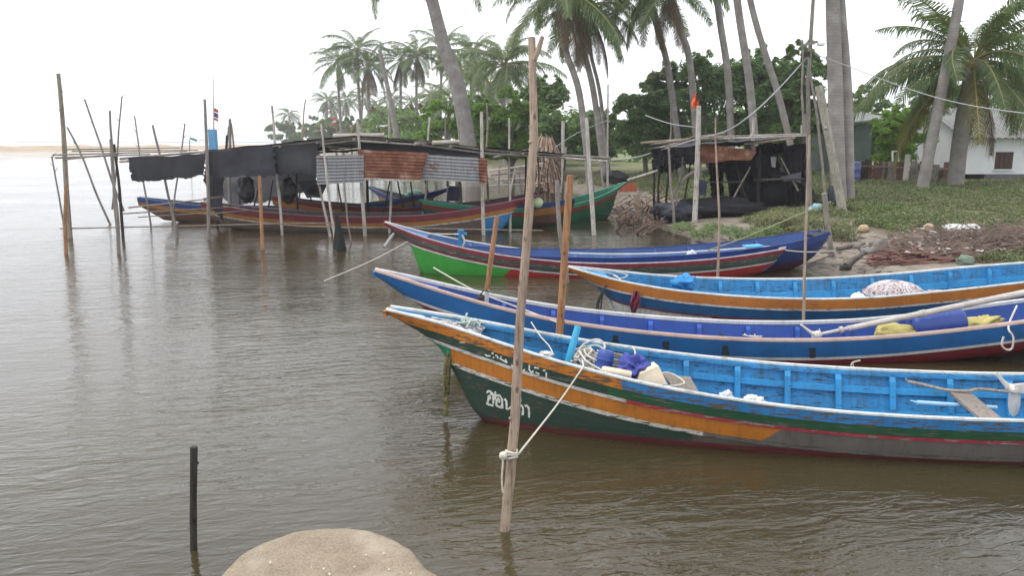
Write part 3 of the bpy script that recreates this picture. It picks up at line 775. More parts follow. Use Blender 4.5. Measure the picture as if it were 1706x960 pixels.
J_ = far_boat('green boat with red stripe, bow run up by the rubbish on the shore', (1042, 304), 1.15, (880, 345), .5, 7.5, .6,
    [(0, .11, m_paint('sea_green_plank', (0.03, 0.22, 0.13), wear=0.25, worn=(0.3, 0.4, 0.35))), (.11, .24, m_paint('brick_red_plank', (0.2, 0.035, 0.03), wear=0.3)), (.24, 9, m_paint('dark_sea_green', (0.018, 0.11, 0.06), wear=0.2))],
    m_paint('green_inside', (0.03, 0.2, 0.13), wear=0.4, worn=(0.2, 0.25, 0.22)), m_paint('green_rail', (0.12, 0.35, 0.25), wear=0.3), .5)

# ------------------------------------------------------------------ sticks and poles
def crooked(p, q, amp=0.02, n=9, seed=0, mid=None):
    p = Vector(p); q = Vector(q); L = (q - p).length; out = []
    for i in range(n):
        t = i / (n - 1); r = p.lerp(q, t)
        env = math.sin(math.pi * t) ** 0.6 if 0 < t < 1 else 0
        v = noise.noise_vector(Vector((t * 2.2 + seed * 5.1, seed * 1.7, 0))) * amp * L * env
        r += Vector((v.x, v.y, v.z * 0.2)); out.append(r)
    return out
def stick_mesh(pts, r0, r1, seed=0, knots=3, n=8, fork=None):
    mb = MB(); m = len(pts); rs = []
    for i in range(m):
        t = i / (m - 1); rs.append((r0 + (r1 - r0) * t) * (1 + 0.10 * noise.noise(Vector((t * 6, seed * 3.3, 1)))))
    mb.tube(pts, rs, n)
    rr = random.Random(seed)
    for k in range(knots):
        i = rr.randrange(1, m - 1); t = rr.uniform(0, 6.28)
        d = Vector((math.cos(t), math.sin(t), 0.5)).normalized()
        mb.tube([pts[i], pts[i] + d * rs[i] * 1.45], [rs[i] * 0.55, rs[i] * 0.3], 6)
    if fork:
        i, L, r = fork[0], fork[1], fork[2]
        p = pts[i]; mb.tube([p, p + Vector(L) * 0.5 + Vector((0, 0, 0.01)), p + Vector(L)], [r, r * 0.8, r * 0.55], 6)
    return mb
def px_stick(bot, top, wpx, zb=0.0, lean_y=0.0, wtop=0.7, amp=0.012, seed=0, knots=2, sink=0.5, Y=None, n=8, mids=None, fork=None):
    """stick standing where its foot meets the water or ground, as tall as the photograph shows"""
    b = atz(*bot, zb) if Y is None else aty(*bot, Y)
    t = aty(*top, b.y + lean_y)
    dist = (b - EYEV).length; r = max(wpx, 2.4) * dist / FPX / 2
    d = (t - b).normalized()
    b2 = b - d * (sink / max(abs(d.z), 0.3))
    if mids:
        pp = [b2, b] + [aty(*mm, b.y + lean_y * 0.5) for mm in mids] + [t]; pts = []
        for a, c in zip(pp, pp[1:]):
            seg = crooked(a, c, amp, 5, seed + len(pts)); pts += seg[:-1]
        pts.append(pp[-1])
    else: pts = crooked(b2, t, amp, 11, seed)
    return stick_mesh(pts, r, r * wtop, seed, knots, n, fork), b
def pole_thing(name, label, cat, mat, *a, group=None, **kw):
    mb, b = px_stick(*a, **kw); o = mb.build(name, mat, loc=b); return tag(o, label, cat, group), b
GP = 'poles standing in the water and mud'
# near forked pole with the mooring rope
mb, b0 = px_stick((841, 884), (886, 62), 18, lean_y=0.12, wtop=0.62, amp=0.014, seed=3, knots=7, n=14, mids=[(858, 700), (871, 480), (889, 240)])
tip = aty(889, 100, b0.y + 0.1); mb.tube([tip, aty(897, 82, b0.y + .1), aty(904, 60, b0.y + .08)], [0.020, 0.017, 0.012], 8)
po = thing('mooring_pole', b0, 'tall pale bark-stripped pole with a forked top and rope knotted round it', 'pole', GP)
mb.build('shaft', wood_pale, po)
o = MB(); knot_c = aty(852, 757, b0.y + 0.02)
for k in range(3):
    pts = []
    for i in range(22):
        t = i / 21 * 6.6
        pts.append(knot_c + Vector((math.cos(t) * 0.036, math.sin(t) * 0.036, 0.018 * (k - 1) + 0.008 * math.sin(t * 1.5 + k))))
    o.tube(pts, 0.0085, 6)
rope(o, [knot_c + Vector((-.045, -.02, 0)), knot_c + Vector((-.07, -.03, .015)), knot_c + Vector((-.055, -.045, -.03)), aty(836, 800, b0.y - .03), aty(838, 822, b0.y - .03)], 0.007, n=6)
o.blob(knot_c + Vector((-.05, -.03, 0)), (.03, .025, .028), .3, 2, 3, 10, 7)
k_end = aty(968, 617, 6.35)
rope(o, [knot_c + Vector((.045, 0, 0)), aty(885, 730, b0.y + .5), aty(930, 672, b0.y + 1.3), k_end, aty(972, 611, 6.45), aty(970, 600, 6.6)], 0.0075, n=6)
ro = o.build('mooring_rope', rope_white, loc=knot_c); tag(ro, 'white rope from the forked pole to the rail of the green and orange boat', 'rope')
pole_thing('pole_stump', 'short black wet stake standing alone in open water', 'stake', wood_dark, (323, 916), (323, 745), 11, group=GP, wtop=.95, amp=.004, seed=5, knots=4, n=10)
pole_thing('mooring_pole', 'straight orange-brown pole standing between the two near boats', 'pole', wood_orange, (930, 590), (950, 292), 14, group=GP, Y=8.05, wtop=.8, amp=.004, seed=6, n=12, sink=1.2)
pole_thing('mooring_pole', 'leaning orange-brown pole just behind the blue boat\'s bow', 'pole', wood_orange, (806, 520), (828, 361), 9, group=GP, Y=10.6, wtop=.9, amp=.003, seed=7, n=12, sink=1.0)
pole_thing('mooring_pole', 'short orange-brown stake in front of the black tarpaulins', 'stake', wood_orange, (438, 416), (432, 293), 6.5, group=GP, wtop=.85, seed=8, amp=.006)
pole_thing('mooring_pole', 'thin wavy pole rising behind the green-bowed boat', 'pole', wood_pale, (1196, 448), (1192, 196), 5.5, group=GP, Y=13.6, wtop=.45, seed=9, amp=.018, sink=.8, mids=[(1198, 350)])
pole_thing('mooring_pole', 'thin crooked pole beside the orange and blue boat, in front of the navy bow', 'pole', wood_pale, (1339, 520), (1349, 225), 6, group=GP, Y=9.75, wtop=.6, seed=10, amp=.012, sink=1.1, mids=[(1342, 400)])
pole_thing('mooring_pole', 'white-barked leaning pole in the shallows beside the green boat', 'pole', wood_white, (990, 392), (977, 196), 8, group=GP, wtop=.75, seed=11, amp=.006, lean_y=.1)
pole_thing('mooring_pole', 'dark rotten crooked post behind the tall orange-brown pole', 'post', wood_grey, (942, 470), (928, 300), 9, group=GP, Y=14.2, wtop=.8, seed=12, amp=.02, sink=.8)
fp = thing('flag_pole', atz(1156, 372, .12), 'whitewashed pole with a ragged orange flag at the top', 'flag pole', GP)
mb, b1 = px_stick((1157, 372), (1164, 176), 9, zb=.12, wtop=.85, seed=13, amp=.008); mb.build('shaft', wood_white, fp)
y = b1.y; P = []
for i in range(7):
    r = []
    for j in range(6):
        u, v = 1153 + 14 * j / 5 * (0.45 + 0.55 * i / 6) + 1.5 * math.sin(i), 157 + 22 * i / 6 + 2 * math.sin(j * 1.3)
        r.append(aty(u, v, y + 0.06 * math.sin(j * 1.6 + i * .7)))
    P.append(r)
MB().grid(P).build('flag', m_plain('orange_cloth', (0.62, 0.10, 0.02), .8, .2, 8, .3), fp)
mb = MB(); mb.tube([aty(1164, 180, y), aty(1160, 155, y)], .012, 6); mb.build('flag_stick', wood_dark, fp)
pole_thing('mooring_pole', 'tall slim whitish pole behind the green boat, in front of the leaning palms', 'pole', wood_white, (1012, 312), (1013, 140), 4, group=GP, zb=.4, wtop=.6, seed=14, amp=.004)
pole_thing('mooring_pole', 'short whitish post at the end of the long shelter\'s roof poles', 'post', wood_white, (938, 330), (938, 202), 6, group=GP, Y=29, wtop=.9, seed=15, amp=.01, sink=1)
# black net cloth drooping round a stake foot in front of the shelter
b = atz(566, 417, 0)
mb = MB(); prof = []
rows = []
for i in range(10):
    t = i / 9; v = 360 + 56 * t; wv = 3 + 9 * t ** 1.3
    row = []
    for k in range(15):
        a = k / 14 * 2 * math.pi; rr = (1 + .18 * math.sin(a * 5 + i * .4)) * wv * 17.5 / FPX
        c = aty(561 + 6 * t, v, b.y); row.append(c + Vector((math.cos(a) * rr, math.sin(a) * rr, 0)))
    rows.append(row)
tag(mb.grid(rows).build('net_bundle', m_plain('black_net', (.016, .016, .017), .9, .4, 30, .8), loc=b), 'black net gathered round the foot of a pole in the water', 'net')
# sawn post and posts on the bank
def land_stick(name, label, cat, mat, bot, top, wpx, zg, **kw): return pole_thing(name, label, cat, mat, bot, top, wpx, zb=zg, **kw)
land_stick('leaning_post', 'leaning square-cut grey post in front of the twin palm trunks', 'post', m_wood('pale_grey_post', (.33, .31, .26), (.16, .145, .12)), (1404, 352), (1364, 143), 14, .62, wtop=.85, amp=.003, seed=21, n=6, group=GP)
land_stick('mooring_post', 'crooked grey post with a rope tied to it behind the navy bow', 'post', wood_grey, (1384, 412), (1373, 322), 9, .3, wtop=.9, amp=.03, seed=22, group=GP)
land_stick('concrete_post', 'short pale concrete post standing in the grass', 'post', m_plain('pale_concrete', (.42, .40, .36), .9, .2, 9, .3), (1508, 304), (1513, 257), 8, .85, wtop=1, amp=0.001, seed=23, n=4, knots=0)
land_stick('bare_sapling', 'bare thin crooked trunk behind the ragged shelter', 'sapling', wood_grey, (1376, 340), (1346, 90), 6, .7, wtop=.5, amp=.02, seed=25, mids=[(1362, 200)])
land_stick('bare_sapling', 'pale forked dead branch upright above the ragged shelter roof', 'sapling', wood_white, (1116, 300), (1117, 155), 4.5, .5, wtop=.5, amp=.05, seed=26)
# lamp pole
lp = thing('lamp_pole', atz(1348, 345, .6), 'tall crooked wooden pole with a white bulb lamp on a crossarm', 'lamp pole')
mb, b2 = px_stick((1349, 345), (1357, -40), 9, zb=.6, wtop=.6, seed=24, amp=.008, mids=[(1347, 240), (1346, 140)]); mb.build('shaft', wood_grey, lp)
mb, _ = px_stick((1338, 200), (1337, 66), 4, Y=b2.y - .1, seed=27, amp=.02, sink=.1); mb.build('side_batten', wood_grey, lp)
mb = MB(); mb.beam(aty(1334, 76, b2.y - .2), aty(1362, 69, b2.y - .2), .07, .07); mb.build('crossarm', wood_grey, lp)
mb = MB(); c = aty(1368, 71, b2.y - .2); mb.lathe(c + Vector((0, 0, -.09)), (0, 0, 1), [(0, .02), (.02, .1), (.07, .11), (.12, .07), (.17, .03), (.2, .02)], 14); mb.build('bulb_lamp', m_plain('white_enamel', (.75, .76, .76), .4, .05, 4, 0), lp)
mb = MB(); mb.box(aty(1345, 90, b2.y - .15), (.12, .1, .14)); mb.build('switch_box', wood_dark, lp)
YW = b2.y

# ------------------------------------------------------------------ long shelter over the moored boats
sh = thing('boat_shelter', atz(600, 392, 0), 'long ramshackle shelter of crooked poles with black tarpaulins and rusty sheets over moored boats', 'shelter')
POSTS = [((117, 397), (97, 122), 8, bamboo), ((110, 423), (109, 308), 6, wood_orange), ((103, 352), (86, 260), 3, wood_grey), ((185, 374), (112, 212), 3.6, wood_grey), ((190, 305), (141, 165), 3.6, wood_grey),
    ((196, 384), (183, 184), 4.5, wood_grey), ((191, 300), (203, 160), 3, wood_grey), ((197, 424), (184, 232), 5.5, wood_grey), ((204, 397), (190, 240), 5, wood_dark), ((251, 374), (224, 192), 3, wood_grey),
    ((295, 396), (254, 208), 4.5, wood_grey), ((290, 352), (308, 206), 3, wood_grey), ((347, 399), (341, 165), 6, wood_grey), ((361, 378), (378, 225), 5, wood_dark), ((383, 372), (383, 198), 6, wood_grey),
    ((470, 392), (453, 176), 5, wood_white), ((494, 366), (497, 240), 4, wood_dark), ((557, 402), (535, 206), 4.5, wood_white), ((551, 394), (530, 300), 5, wood_white), ((586, 404), (572, 300), 3.5, wood_grey),
    ((608, 393), (595, 200), 6.5, wood_white), ((613, 360), (612, 300), 6, wood_dark), ((650, 388), (647, 168), 4.5, wood_white), ((704, 381), (716, 196), 4.5, wood_white), ((806, 391), (802, 186), 7, wood_white),
    ((850, 386), (848, 196), 4.5, wood_white), ((767, 330), (765, 195), 4, wood_grey), ((812, 330), (811, 172), 4, wood_grey), ((745, 330), (742, 190), 3, wood_grey), ((500, 300), (509, 165), 3.2, wood_pale),
    ((576, 372), (560, 285), 3, wood_dark), ((640, 350), (655, 270), 3, wood_dark), ((672, 350), (660, 290), 3.5, wood_dark), ((690, 350), (684, 300), 3.5, wood_dark), ((720, 345), (708, 300), 3, wood_dark),
    ((420, 360), (432, 300), 3, wood_dark), ((445, 358), (455, 300), 3, wood_dark), ((402, 362), (398, 300), 3, wood_dark), ((520, 360), (515, 300), 3.2, wood_dark), ((940, 300), (943, 245), 5, wood_grey), ((898, 330), (896, 240), 4, wood_grey), ((875, 322), (878, 245), 4, wood_dark)]
for i, (bt, tp, wp, m) in enumerate(POSTS):
    Yf = None
    if bt[1] < 372: Yf = 24.5 + (i % 5) * .35
    mb, _ = px_stick(bt, tp, wp, seed=40 + i, amp=.024 if wp < 6 else .010, knots=2, Y=Yf, sink=.9 if Yf else .5, n=7)
    if wp < 4 and i < 12:
        v_ = [Vector(q) for q in mb.v]; t_ = aty(*tp, v_[-1].y); rg_ = random.Random(i)
        for kk in range(3):
            q_ = aty(tp[0] + (bt[0] - tp[0]) * (.04 + .13 * kk), tp[1] + (bt[1] - tp[1]) * (.04 + .13 * kk), t_.y); mb.tube([q_, q_ + Vector((rg_.uniform(-.16, .16), 0, rg_.uniform(.08, .2)))], [.014, .005], 5)
    mb.build('post', m, sh)
def rl(a, b, Ya, Yb, wpx, m, name='rail', seed=0, amp=.006):
    p = aty(*a, Ya); q = aty(*b, Yb); r = wpx * (p.y + q.y) / 2 / FPX / 2
    stick_mesh(crooked(p, q, amp, 11, seed), r, r * .7, seed, 2, 6).build(name, m, sh)
RA = [((88, 258), (312, 252), 20, 20.2, 3), ((92, 263), (250, 257), 20.2, 20.1, 3.5), ((105, 266), (215, 254), 19.6, 20.6, 3), ((214, 346), (342, 332), 20.5, 21, 3), ((340, 332), (372, 328), 21, 22, 5), ((205, 356), (400, 344), 20.6, 22, 2.6), ((100, 381), (560, 371), 21, 21.2, 2.6), ((230, 362), (352, 354), 21, 21.4, 2.2),
      ((500, 377), (905, 384), 21.2, 21.2, 2.4), ((340, 357), (420, 350), 21, 22, 2.4), ((105, 249), (300, 246), 22, 22.5, 2.6), ((120, 252), (330, 250), 23.5, 23.4, 2.6)]
for i, (a, b, ya, yb, wp) in enumerate(RA): rl(a, b, ya, yb, wp, wood_grey, 'rail', 90 + i)
# roof: long poles front and back, rafters, dark sheets laid over
edge_px = [(205, 264), (340, 254), (470, 241), (592, 229), (700, 236), (802, 248), (938, 258), (1012, 264)]
YF = 21.0
front = [aty(u, v, YF + 0.0018 * (u - 300)) for u, v in edge_px]
back = [p + Vector((0.7, 5.0, -0.22 if 2 <= i <= 5 else -0.12)) for i, p in enumerate(front)]
for k, dz in ((0, 0.0), (1, -0.09)):
    pts = [p + Vector((0, -.03 * k, dz + .02 * math.sin(i * 2 + k))) for i, p in enumerate(front)]
    for i in range(0, len(pts) - 1):
        a, b = pts[i], pts[i + 1]
        stick_mesh(crooked(a - (b - a) * .04, b + (b - a) * .05, .006, 8, i + k * 9), .033, .024, i, 2, 7).build('roof_pole', (wood_white if (i + k) % 3 == 1 else wood_grey), sh)
for i in range(len(back) - 1):
    stick_mesh(crooked(back[i], back[i + 1], .008, 8, i + 30), .035, .03, i, 1, 7).build('roof_pole', wood_grey, sh)
for i in range(1, len(front)):
    for f in (0.0, 0.5):
        if i == len(front) - 1 and f > 0: continue
        j = min(i + 1, len(front) - 1)
        a = front[i].lerp(front[j], f); b = back[i].lerp(back[j], f)
        stick_mesh(crooked(a - Vector((0, .25, 0)) + Vector((0, 0, -.045)), b + Vector((0, 0, -.045)), .006, 8, i + 60), .03, .025, i, 1, 7).build('rafter', wood_grey, sh)
def sheet(P0, P1, P2, P3, nu, nv, sagz, seed, wr=.03):
    rows = []
    for i in range(nu + 1):
        u = i / nu; r = []
        for j in range(nv + 1):
            v = j / nv; p = P0.lerp(P1, u).lerp(P3.lerp(P2, u), v)
            s = math.sin(math.pi * u) * math.sin(math.pi * v)
            nv3 = noise.noise_vector(p * 2.3 + Vector((seed, 0, 0)))
            r.append(p + Vector((0, nv3.y * wr, -sagz * s + nv3.z * wr)))
        rows.append(r)
    return rows
for i in range(1, len(front) - 2):
    MB().grid(sheet(front[i] + Vector((0, -.12, .05)), front[i + 1] + Vector((0, -.12, .05)), back[i + 1] + Vector((0, 0, .06)), back[i] + Vector((0, 0, .06)), 14, 10, .06, i)).build('roof_sheet', shade_net if i % 2 else tarp_black, sh)
# lumpy rolls of cloth weighing down the ridge
for (u0, u1, v, r) in ((555, 640, 225, .07), (720, 765, 236, .06), (690, 712, 238, .05)):
    p = aty(u0, v + 2, 21.6); q = aty(u1, v, 21.8)
    stick_mesh(crooked(p, q, .02, 9, u0), r, r * .8, u0, 0, 8).build('rolled_cloth', m_plain('bleached_cloth', (.36, .32, .28), .9, .3, 6, .5), sh)
# hanging front panels
def panel(pxs, Y, mat, name, corr=0.0, per=0.085, nu=30, nv=14, wr=.02, seed=0, thick=False):
    c = [aty(u, v, Y) for u, v in pxs]      # TL TR BR BL
    rows = []
    if corr: nv = 64
    for i in range(nu + 1):
        r = []
        for j in range(nv + 1):
            p = c[0].lerp(c[1], i / nu).lerp(c[3].lerp(c[2], i / nu), j / nv)
            d = corr * math.sin(2 * math.pi * (c[0].z - c[3].z) * (j / nv) / per) if corr else 0
            nn = noise.noise_vector(p * 1.8 + Vector((seed, 3, 0)))
            fold = 0.0
            if 'tarp' in name: fold = wr * .5 * math.sin(i * .8 + seed) * (.2 + j / nv) * noise.noise(Vector((i * .13, seed, 0))) * 2
            hem = (-.08 * noise.noise(Vector((i * .23, seed * 3, 1))) - .03 * noise.noise(Vector((i * .9, seed, 2)))) * (j / nv) if 'tarp' in name else 0
            r.append(p + Vector((nn.x * wr * .3 + (.10 * noise.noise(Vector((j * .6, seed, 5))) if 'tarp' in name and i in (0, nu) else 0), nn.y * wr + d + fold, hem + (nn.z * wr * (1.0 if j in (0, nv) else .3)))))
        rows.append(r)
    o = MB().grid(rows, flip=True).build(name, mat, sh)
    return o
panel([(213, 264), (345, 254), (338, 294), (219, 303)], 20.7, tarp_black, 'hanging_tarpaulin', seed=1, wr=.05)
panel([(344, 252), (455, 243), (460, 292), (342, 297)], 20.85, shade_net, 'hanging_tarpaulin', seed=2, wr=.06)
panel([(452, 244), (532, 238), (528, 290), (455, 291)], 21.1, tarp_black, 'hanging_tarpaulin', seed=3, wr=.05)
panel([(338, 292), (372, 292), (372, 372), (352, 345)], 22.4, shade_net, 'hanging_tarpaulin', seed=4, wr=.06)
panel([(338, 285), (528, 283), (525, 318), (385, 345)], 25.3, m_plain('grey_old_tarp', (.13, .13, .14), .8, .25, 3, .4), 'hanging_tarpaulin', seed=5, wr=.06)
panel([(596, 236), (806, 252), (806, 266), (596, 250)], 21.9, shade_net, 'hanging_tarpaulin', seed=6, wr=.04)
zinc = N('zinc_sheet'); v = zinc.coord((1, 1, 1)); f = zinc.noise(v, 1.9, 6, .7); f2 = zinc.noise(zinc.coord((14, 14, 1.0)), 2, 4)
cz = zinc.ramp(f2, [(.3, (.15, .15, .155)), (.7, (.25, .255, .26))]); cz = zinc.mix(zinc.ramp(f, [(.60, (0, 0, 0)), (.68, (1, 1, 1))]), cz, (.13, .05, .028))
zinc.bsdf(cz, .5, zinc.bump(f, .2, .01), .5, Metallic=.35)
rust = N('rusty_sheet'); v = rust.coord(); f = rust.noise(v, 2.4, 7, .7)
cr = rust.ramp(f, [(.25, (.06, .028, .022)), (.46, (.14, .052, .032)), (.58, (.21, .10, .06)), (.68, (.30, .24, .20))]); rust.bsdf(cr, .85, rust.bump(f, .3, .01), .3, Metallic=.1)
panel([(527, 259), (606, 258), (606, 304), (528, 307)], 21.0, zinc.m, 'corrugated_sheet', corr=.005, seed=7, wr=.015)
panel([(690, 256), (811, 263), (809, 305), (690, 298)], 21.25, zinc.m, 'corrugated_sheet', corr=.005, seed=8, wr=.015)
panel([(596, 249), (714, 254), (700, 300), (597, 296)], 21.05, rust.m, 'corrugated_sheet', corr=.005, seed=9, wr=.015)
panel([(797, 262), (812, 263), (812, 306), (799, 304)], 21.15, rust.m, 'rusty_edge_strip', corr=.01, seed=10, wr=.03)
panel([(597, 296), (700, 300), (700, 303), (597, 300)], 21.02, wood_white, 'batten', wr=.005)
# black-wrapped engines and cloths hanging under the roof
def bundle(label, u, v, ru, rv, Y, seed, mat=tarp_black):
    c = aty(u, v, Y); k = c.y / FPX
    mb = MB(); mb.blob(c, (ru * k, ru * k * .8, rv * k), .35, 2.2, seed, 28, 20)
    mb.tube([c + Vector((0, 0, rv * k * .8)), c + Vector((.03, 0, rv * k * 1.5))], .02, 6)
    return tag(mb.build('wrapped_engine', mat, loc=c), label, 'wrapped engine', 'black wrapped engines under the shelter')
bundle('rounded black plastic-wrapped engine hanging behind the orange stake', 411, 316, 14, 21, 21.9, 1)
bundle('ragged black-wrapped engine between the orange stake and the zinc sheets', 480, 318, 13, 21, 22.3, 2)
c4 = [aty(*p, 22.4) for p in ((495, 300), (548, 303), (536, 332), (512, 330))]
rows = sheet(c4[0], c4[1], c4[2], c4[3], 12, 10, .05, 4, .12)
tag(MB().grid(rows).build('hung_cloth', tarp_black, loc=c4[0]), 'black cloth slung from the poles under the zinc sheets', 'cloth')
c = aty(755, 322, 24.6); mb = MB(); mb.lathe(c - Vector((0, 0, .22)), (0.05, 0, 1), [(0, .17), (.02, .2), (.2, .21), (.38, .2), (.44, .16)], 18)
tag(mb.build('plastic_drum', m_plain('dark_purple_plastic', (.035, .03, .075), .5, .2, 4, .2), loc=c), 'dark purple plastic drum in a boat under the shelter', 'drum')
c = aty(690, 324, 27); tag(MB().blob(c, (.3, .25, .16), .3, 2, 5, 18, 12).build('net_heap', m_plain('pale_green_net', (.16, .28, .22), .9, .4, 30, .6), loc=c), 'pale green net heap in the far boat under the shelter', 'net')
c = atz(896, 338, .7); tag(MB().blob(c, (.17, .17, .16), .05, 2, 6, 14, 10).build('float', m_plain('lime_white_float', (.5, .62, .35), .5, .1, 4, .1), loc=c), 'pale lime fishing float in the green boat', 'float')
# boat mast with flags and the tripod seen over the shelter roof
fb = thing('fishing_vessel', aty(356, 262, 60), 'distant blue-masted vessel flying a striped flag beyond the shelter', 'boat')
k60 = 60 / FPX
mb = MB(); rows = []
for i in range(13):
    t = i / 12; x = -.4 + 6 * t; b = .9 * math.sin(math.pi * min(t * 1.0 + .06, 1)) ** .5; c = aty(356, 258, 60); zs = 1.0 + .5 * (2 * t - 1) ** 2
    rows.append([c + Vector((x, -b, 0)) + Vector((0, 0, zs - c.z)), Vector((c.x + x, c.y - b * .8, .3)), Vector((c.x + x, c.y, -.3)), Vector((c.x + x, c.y + b * .8, .3)), Vector((c.x + x, c.y + b, zs))])
mb.grid(rows).build('hull', m_plain('dull_grey_hull', (.09, .09, .10), .8, .3, 1.5, .2), fb)
mb = MB(); c = aty(356, 250, 60); mb.box(c + Vector((0, 0, .75)), (.5, .5, 1.5)); mb.build('mast_base', m_plain('sky_blue_paint', (.09, .28, .48), .6, .2, 2, .1), fb, smooth=False)
mb = MB(); mb.tube([aty(356, 245, 60), aty(356, 130, 60)], [.07, .03], 8); mb.build('mast', wood_white, fb)
for (v0, v1, col) in ((179, 185, (.45, .06, .07)), (186, 194, (.07, .07, .2)), (195, 199, (.45, .06, .07))):
    P = [[aty(356 + 8 * j / 4, v0 + (v1 - v0) * i + 4 * j / 4, 60 + .1 * math.sin(j)) for j in range(5)] for i in range(2)]
    MB().grid(P).build('flag_stripe', m_plain('flag_%d' % v0, col, .8, .1, 2, 0), fb)
tr = thing('pole_tripod', aty(383, 262, 30), 'three poles lashed into a tripod beyond the black tarpaulins', 'tripod')
for (a, b) in (((382, 300), (383, 198)), ((372, 290), (381, 210)), ((394, 290), (385, 205))):
    mb, _ = px_stick(a, b, 4, Y=30, sink=1.5, seed=a[0]); mb.build('leg', wood_grey, tr)
kite = thing('buoy_flag', aty(324, 232, 90), 'small green flag on a boom past the sandbar', 'flag')
P = [[aty(316 + 12 * j / 3, 228 + 4 * i + 4 * j / 3, 90) for j in range(4)] for i in range(2)]
MB().grid(P).build('cloth', m_plain('green_cloth', (.03, .3, .2), .8, .1, 3, 0), kite)
mb = MB(); mb.tube([aty(316, 232, 90), aty(316, 256, 90), Vector((aty(316, 256, 90).x, 90, -.5))], .06, 6); mb.tube([aty(320, 233, 90), aty(345, 233, 90)], .03, 5); mb.build('staff', wood_grey, kite)
fl = thing('flag_pole', aty(502, 240, 45), 'thin pole flying a small red and white flag before the far trees', 'flag pole')
mb, _ = px_stick((562, 262), (561, 196), 2, Y=45, sink=2, seed=77); mb.build('shaft', wood_grey, fl)
for v0, col in ((194, (.5, .08, .1)), (200, (.6, .6, .62)), (203, (.5, .08, .1))):
    P = [[aty(555 - 7 * j / 3 + 6, v0 + 4 * i + 2 * j / 3, 45) for j in range(4)] for i in range(2)]
    MB().grid(P).build('flag_stripe', m_plain('flagb_%d' % v0, col, .8, .1, 2, 0), fl)

# ------------------------------------------------------------------ ragged net shelter on the shore
hz = .2
hut = thing('net_shelter', atz(1200, 372, hz), 'ragged low shelter on the mud hung with black nets and a rusty sheet', 'shelter')
def hpost(bt, tp, wp, m, Y=None, zb=hz, seed=0, amp=.02, mids=None):
    mb, _ = px_stick(bt, tp, wp, zb=zb, Y=Y, seed=seed, amp=amp, sink=.35, n=7, mids=mids); mb.build('post', m, hut)
YH = atz(1120, 366, hz).y
for i, a in enumerate([((1091, 360), (1087, 265), 5, wood_dark, YH + .8), ((1098, 358), (1099, 280), 4.5, wood_dark, YH + 1.2), ((1108, 355), (1114, 285), 4.5, wood_dark, YH + 1.8), ((1122, 368), (1114, 240), 5, wood_grey, YH, hz, 1, .04),
    ((1128, 330), (1138, 262), 3.5, wood_grey, YH + .2), ((1264, 345), (1265, 240), 6, wood_dark, YH + 1.5), ((1190, 350), (1188, 275), 8, wood_dark, YH + 2.5), ((1342, 350), (1340, 190), 7, wood_grey, YH + .8), ((1232, 345), (1240, 290), 6, wood_dark, YH + 2.6), ((1255, 232), (1256, 196), 6, wood_white, YH + 1.5), ((1337, 232), (1336, 208), 5, wood_white, YH + 1)]):
    hpost(*a[:4], Y=a[4], seed=110 + i, amp=.03)
mb = MB(); pts = [aty(*p, YH + .3) for p in ((1120, 330), (1130, 310), (1145, 293), (1160, 285), (1178, 281))]; rope(mb, pts, .05, n=7); mb.build('bent_branch', wood_grey, hut)
# roof sticks
RS = [((1045, 300), (1165, 262)), ((1068, 238), (1135, 232)), ((1085, 240), (1230, 226)), ((1100, 246), (1165, 228)), ((1110, 236), (1200, 224)), ((1160, 228), (1345, 224)), ((1170, 232), (1345, 226)), ((1240, 240), (1325, 230)), ((1150, 229), (1208, 222)), ((1250, 226), (1347, 223))]
for i, (a, b) in enumerate(RS):
    stick_mesh(crooked(aty(*a, YH + .2 * (i % 4)), aty(*b, YH + .25 * ((i + 2) % 4)), .012, 9, 130 + i), .036, .026, i, 2, 6).build('roof_stick', (wood_white, wood_pale, wood_grey)[i % 3], hut)
r0 = [aty(1075, 248, YH + .1), aty(1345, 228, YH + .5), aty(1345, 222, YH + 4.5), aty(1105, 236, YH + 4.0)]
r0[2].z = r0[1].z + .15; r0[3].z = r0[0].z + .05
MB().grid(sheet(*r0, 22, 12, .12, 7, .08)).build('roof_cover', shade_net, hut)
def hpanel(pxs, Y, mat, name, wr, seed, nu=16, nv=12, Y2=None):
    c = [aty(u, v, Y if k in (0, 3) else (Y2 or Y)) for k, (u, v) in enumerate(pxs)]
    G_ = sheet(c[0], c[1], c[2], c[3], nu * 2, nv * 2, .03, seed, wr)
    if name == 'hanging_net':                 # torn lower hem, gathered folds
        for i, r in enumerate(G_):
            hh = (r[0] - r[-1]).length
            for j, q in enumerate(r):
                t = j / (len(r) - 1); q.z += t * hh * (.30 * noise.noise(Vector((i * .35, seed, 0))) + .18 * noise.noise(Vector((i * 1.1, seed, 4)))); q.y += .10 * math.sin(i * .9 + seed) * (.3 + t); q.x += .06 * noise.noise(Vector((j * .5, i * .2, seed)))
    MB().grid(G_).build(name, mat, hut)
black_net = m_plain('black_fishing_net', (.012, .012, .016), .8, .5, 12, .7)
hpanel([(1085, 250), (1168, 242), (1164, 272), (1092, 288)], YH + .25, black_net, 'hanging_net', .12, 1)
hpanel([(1094, 268), (1128, 262), (1122, 284), (1098, 282)], YH + .1, black_net, 'hanging_net', .14, 2)
hpanel([(1303, 238), (1345, 236), (1345, 345), (1308, 348)], YH + 1.2, black_net, 'hanging_net', .2, 3, Y2=YH + .6)
hpanel([(1258, 240), (1306, 238), (1304, 254), (1262, 258)], YH + 1.6, black_net, 'hanging_net', .1, 13)
hpanel([(1258, 284), (1310, 286), (1310, 348), (1262, 348)], YH + 1.7, black_net, 'hanging_net', .2, 14)
hpanel([(1284, 262), (1294, 262), (1292, 280), (1286, 278)], YH + 1.5, m_plain('pale_rag', (.42, .42, .42), .9, .2, 6, .4), 'hung_cloth', .05, 15)
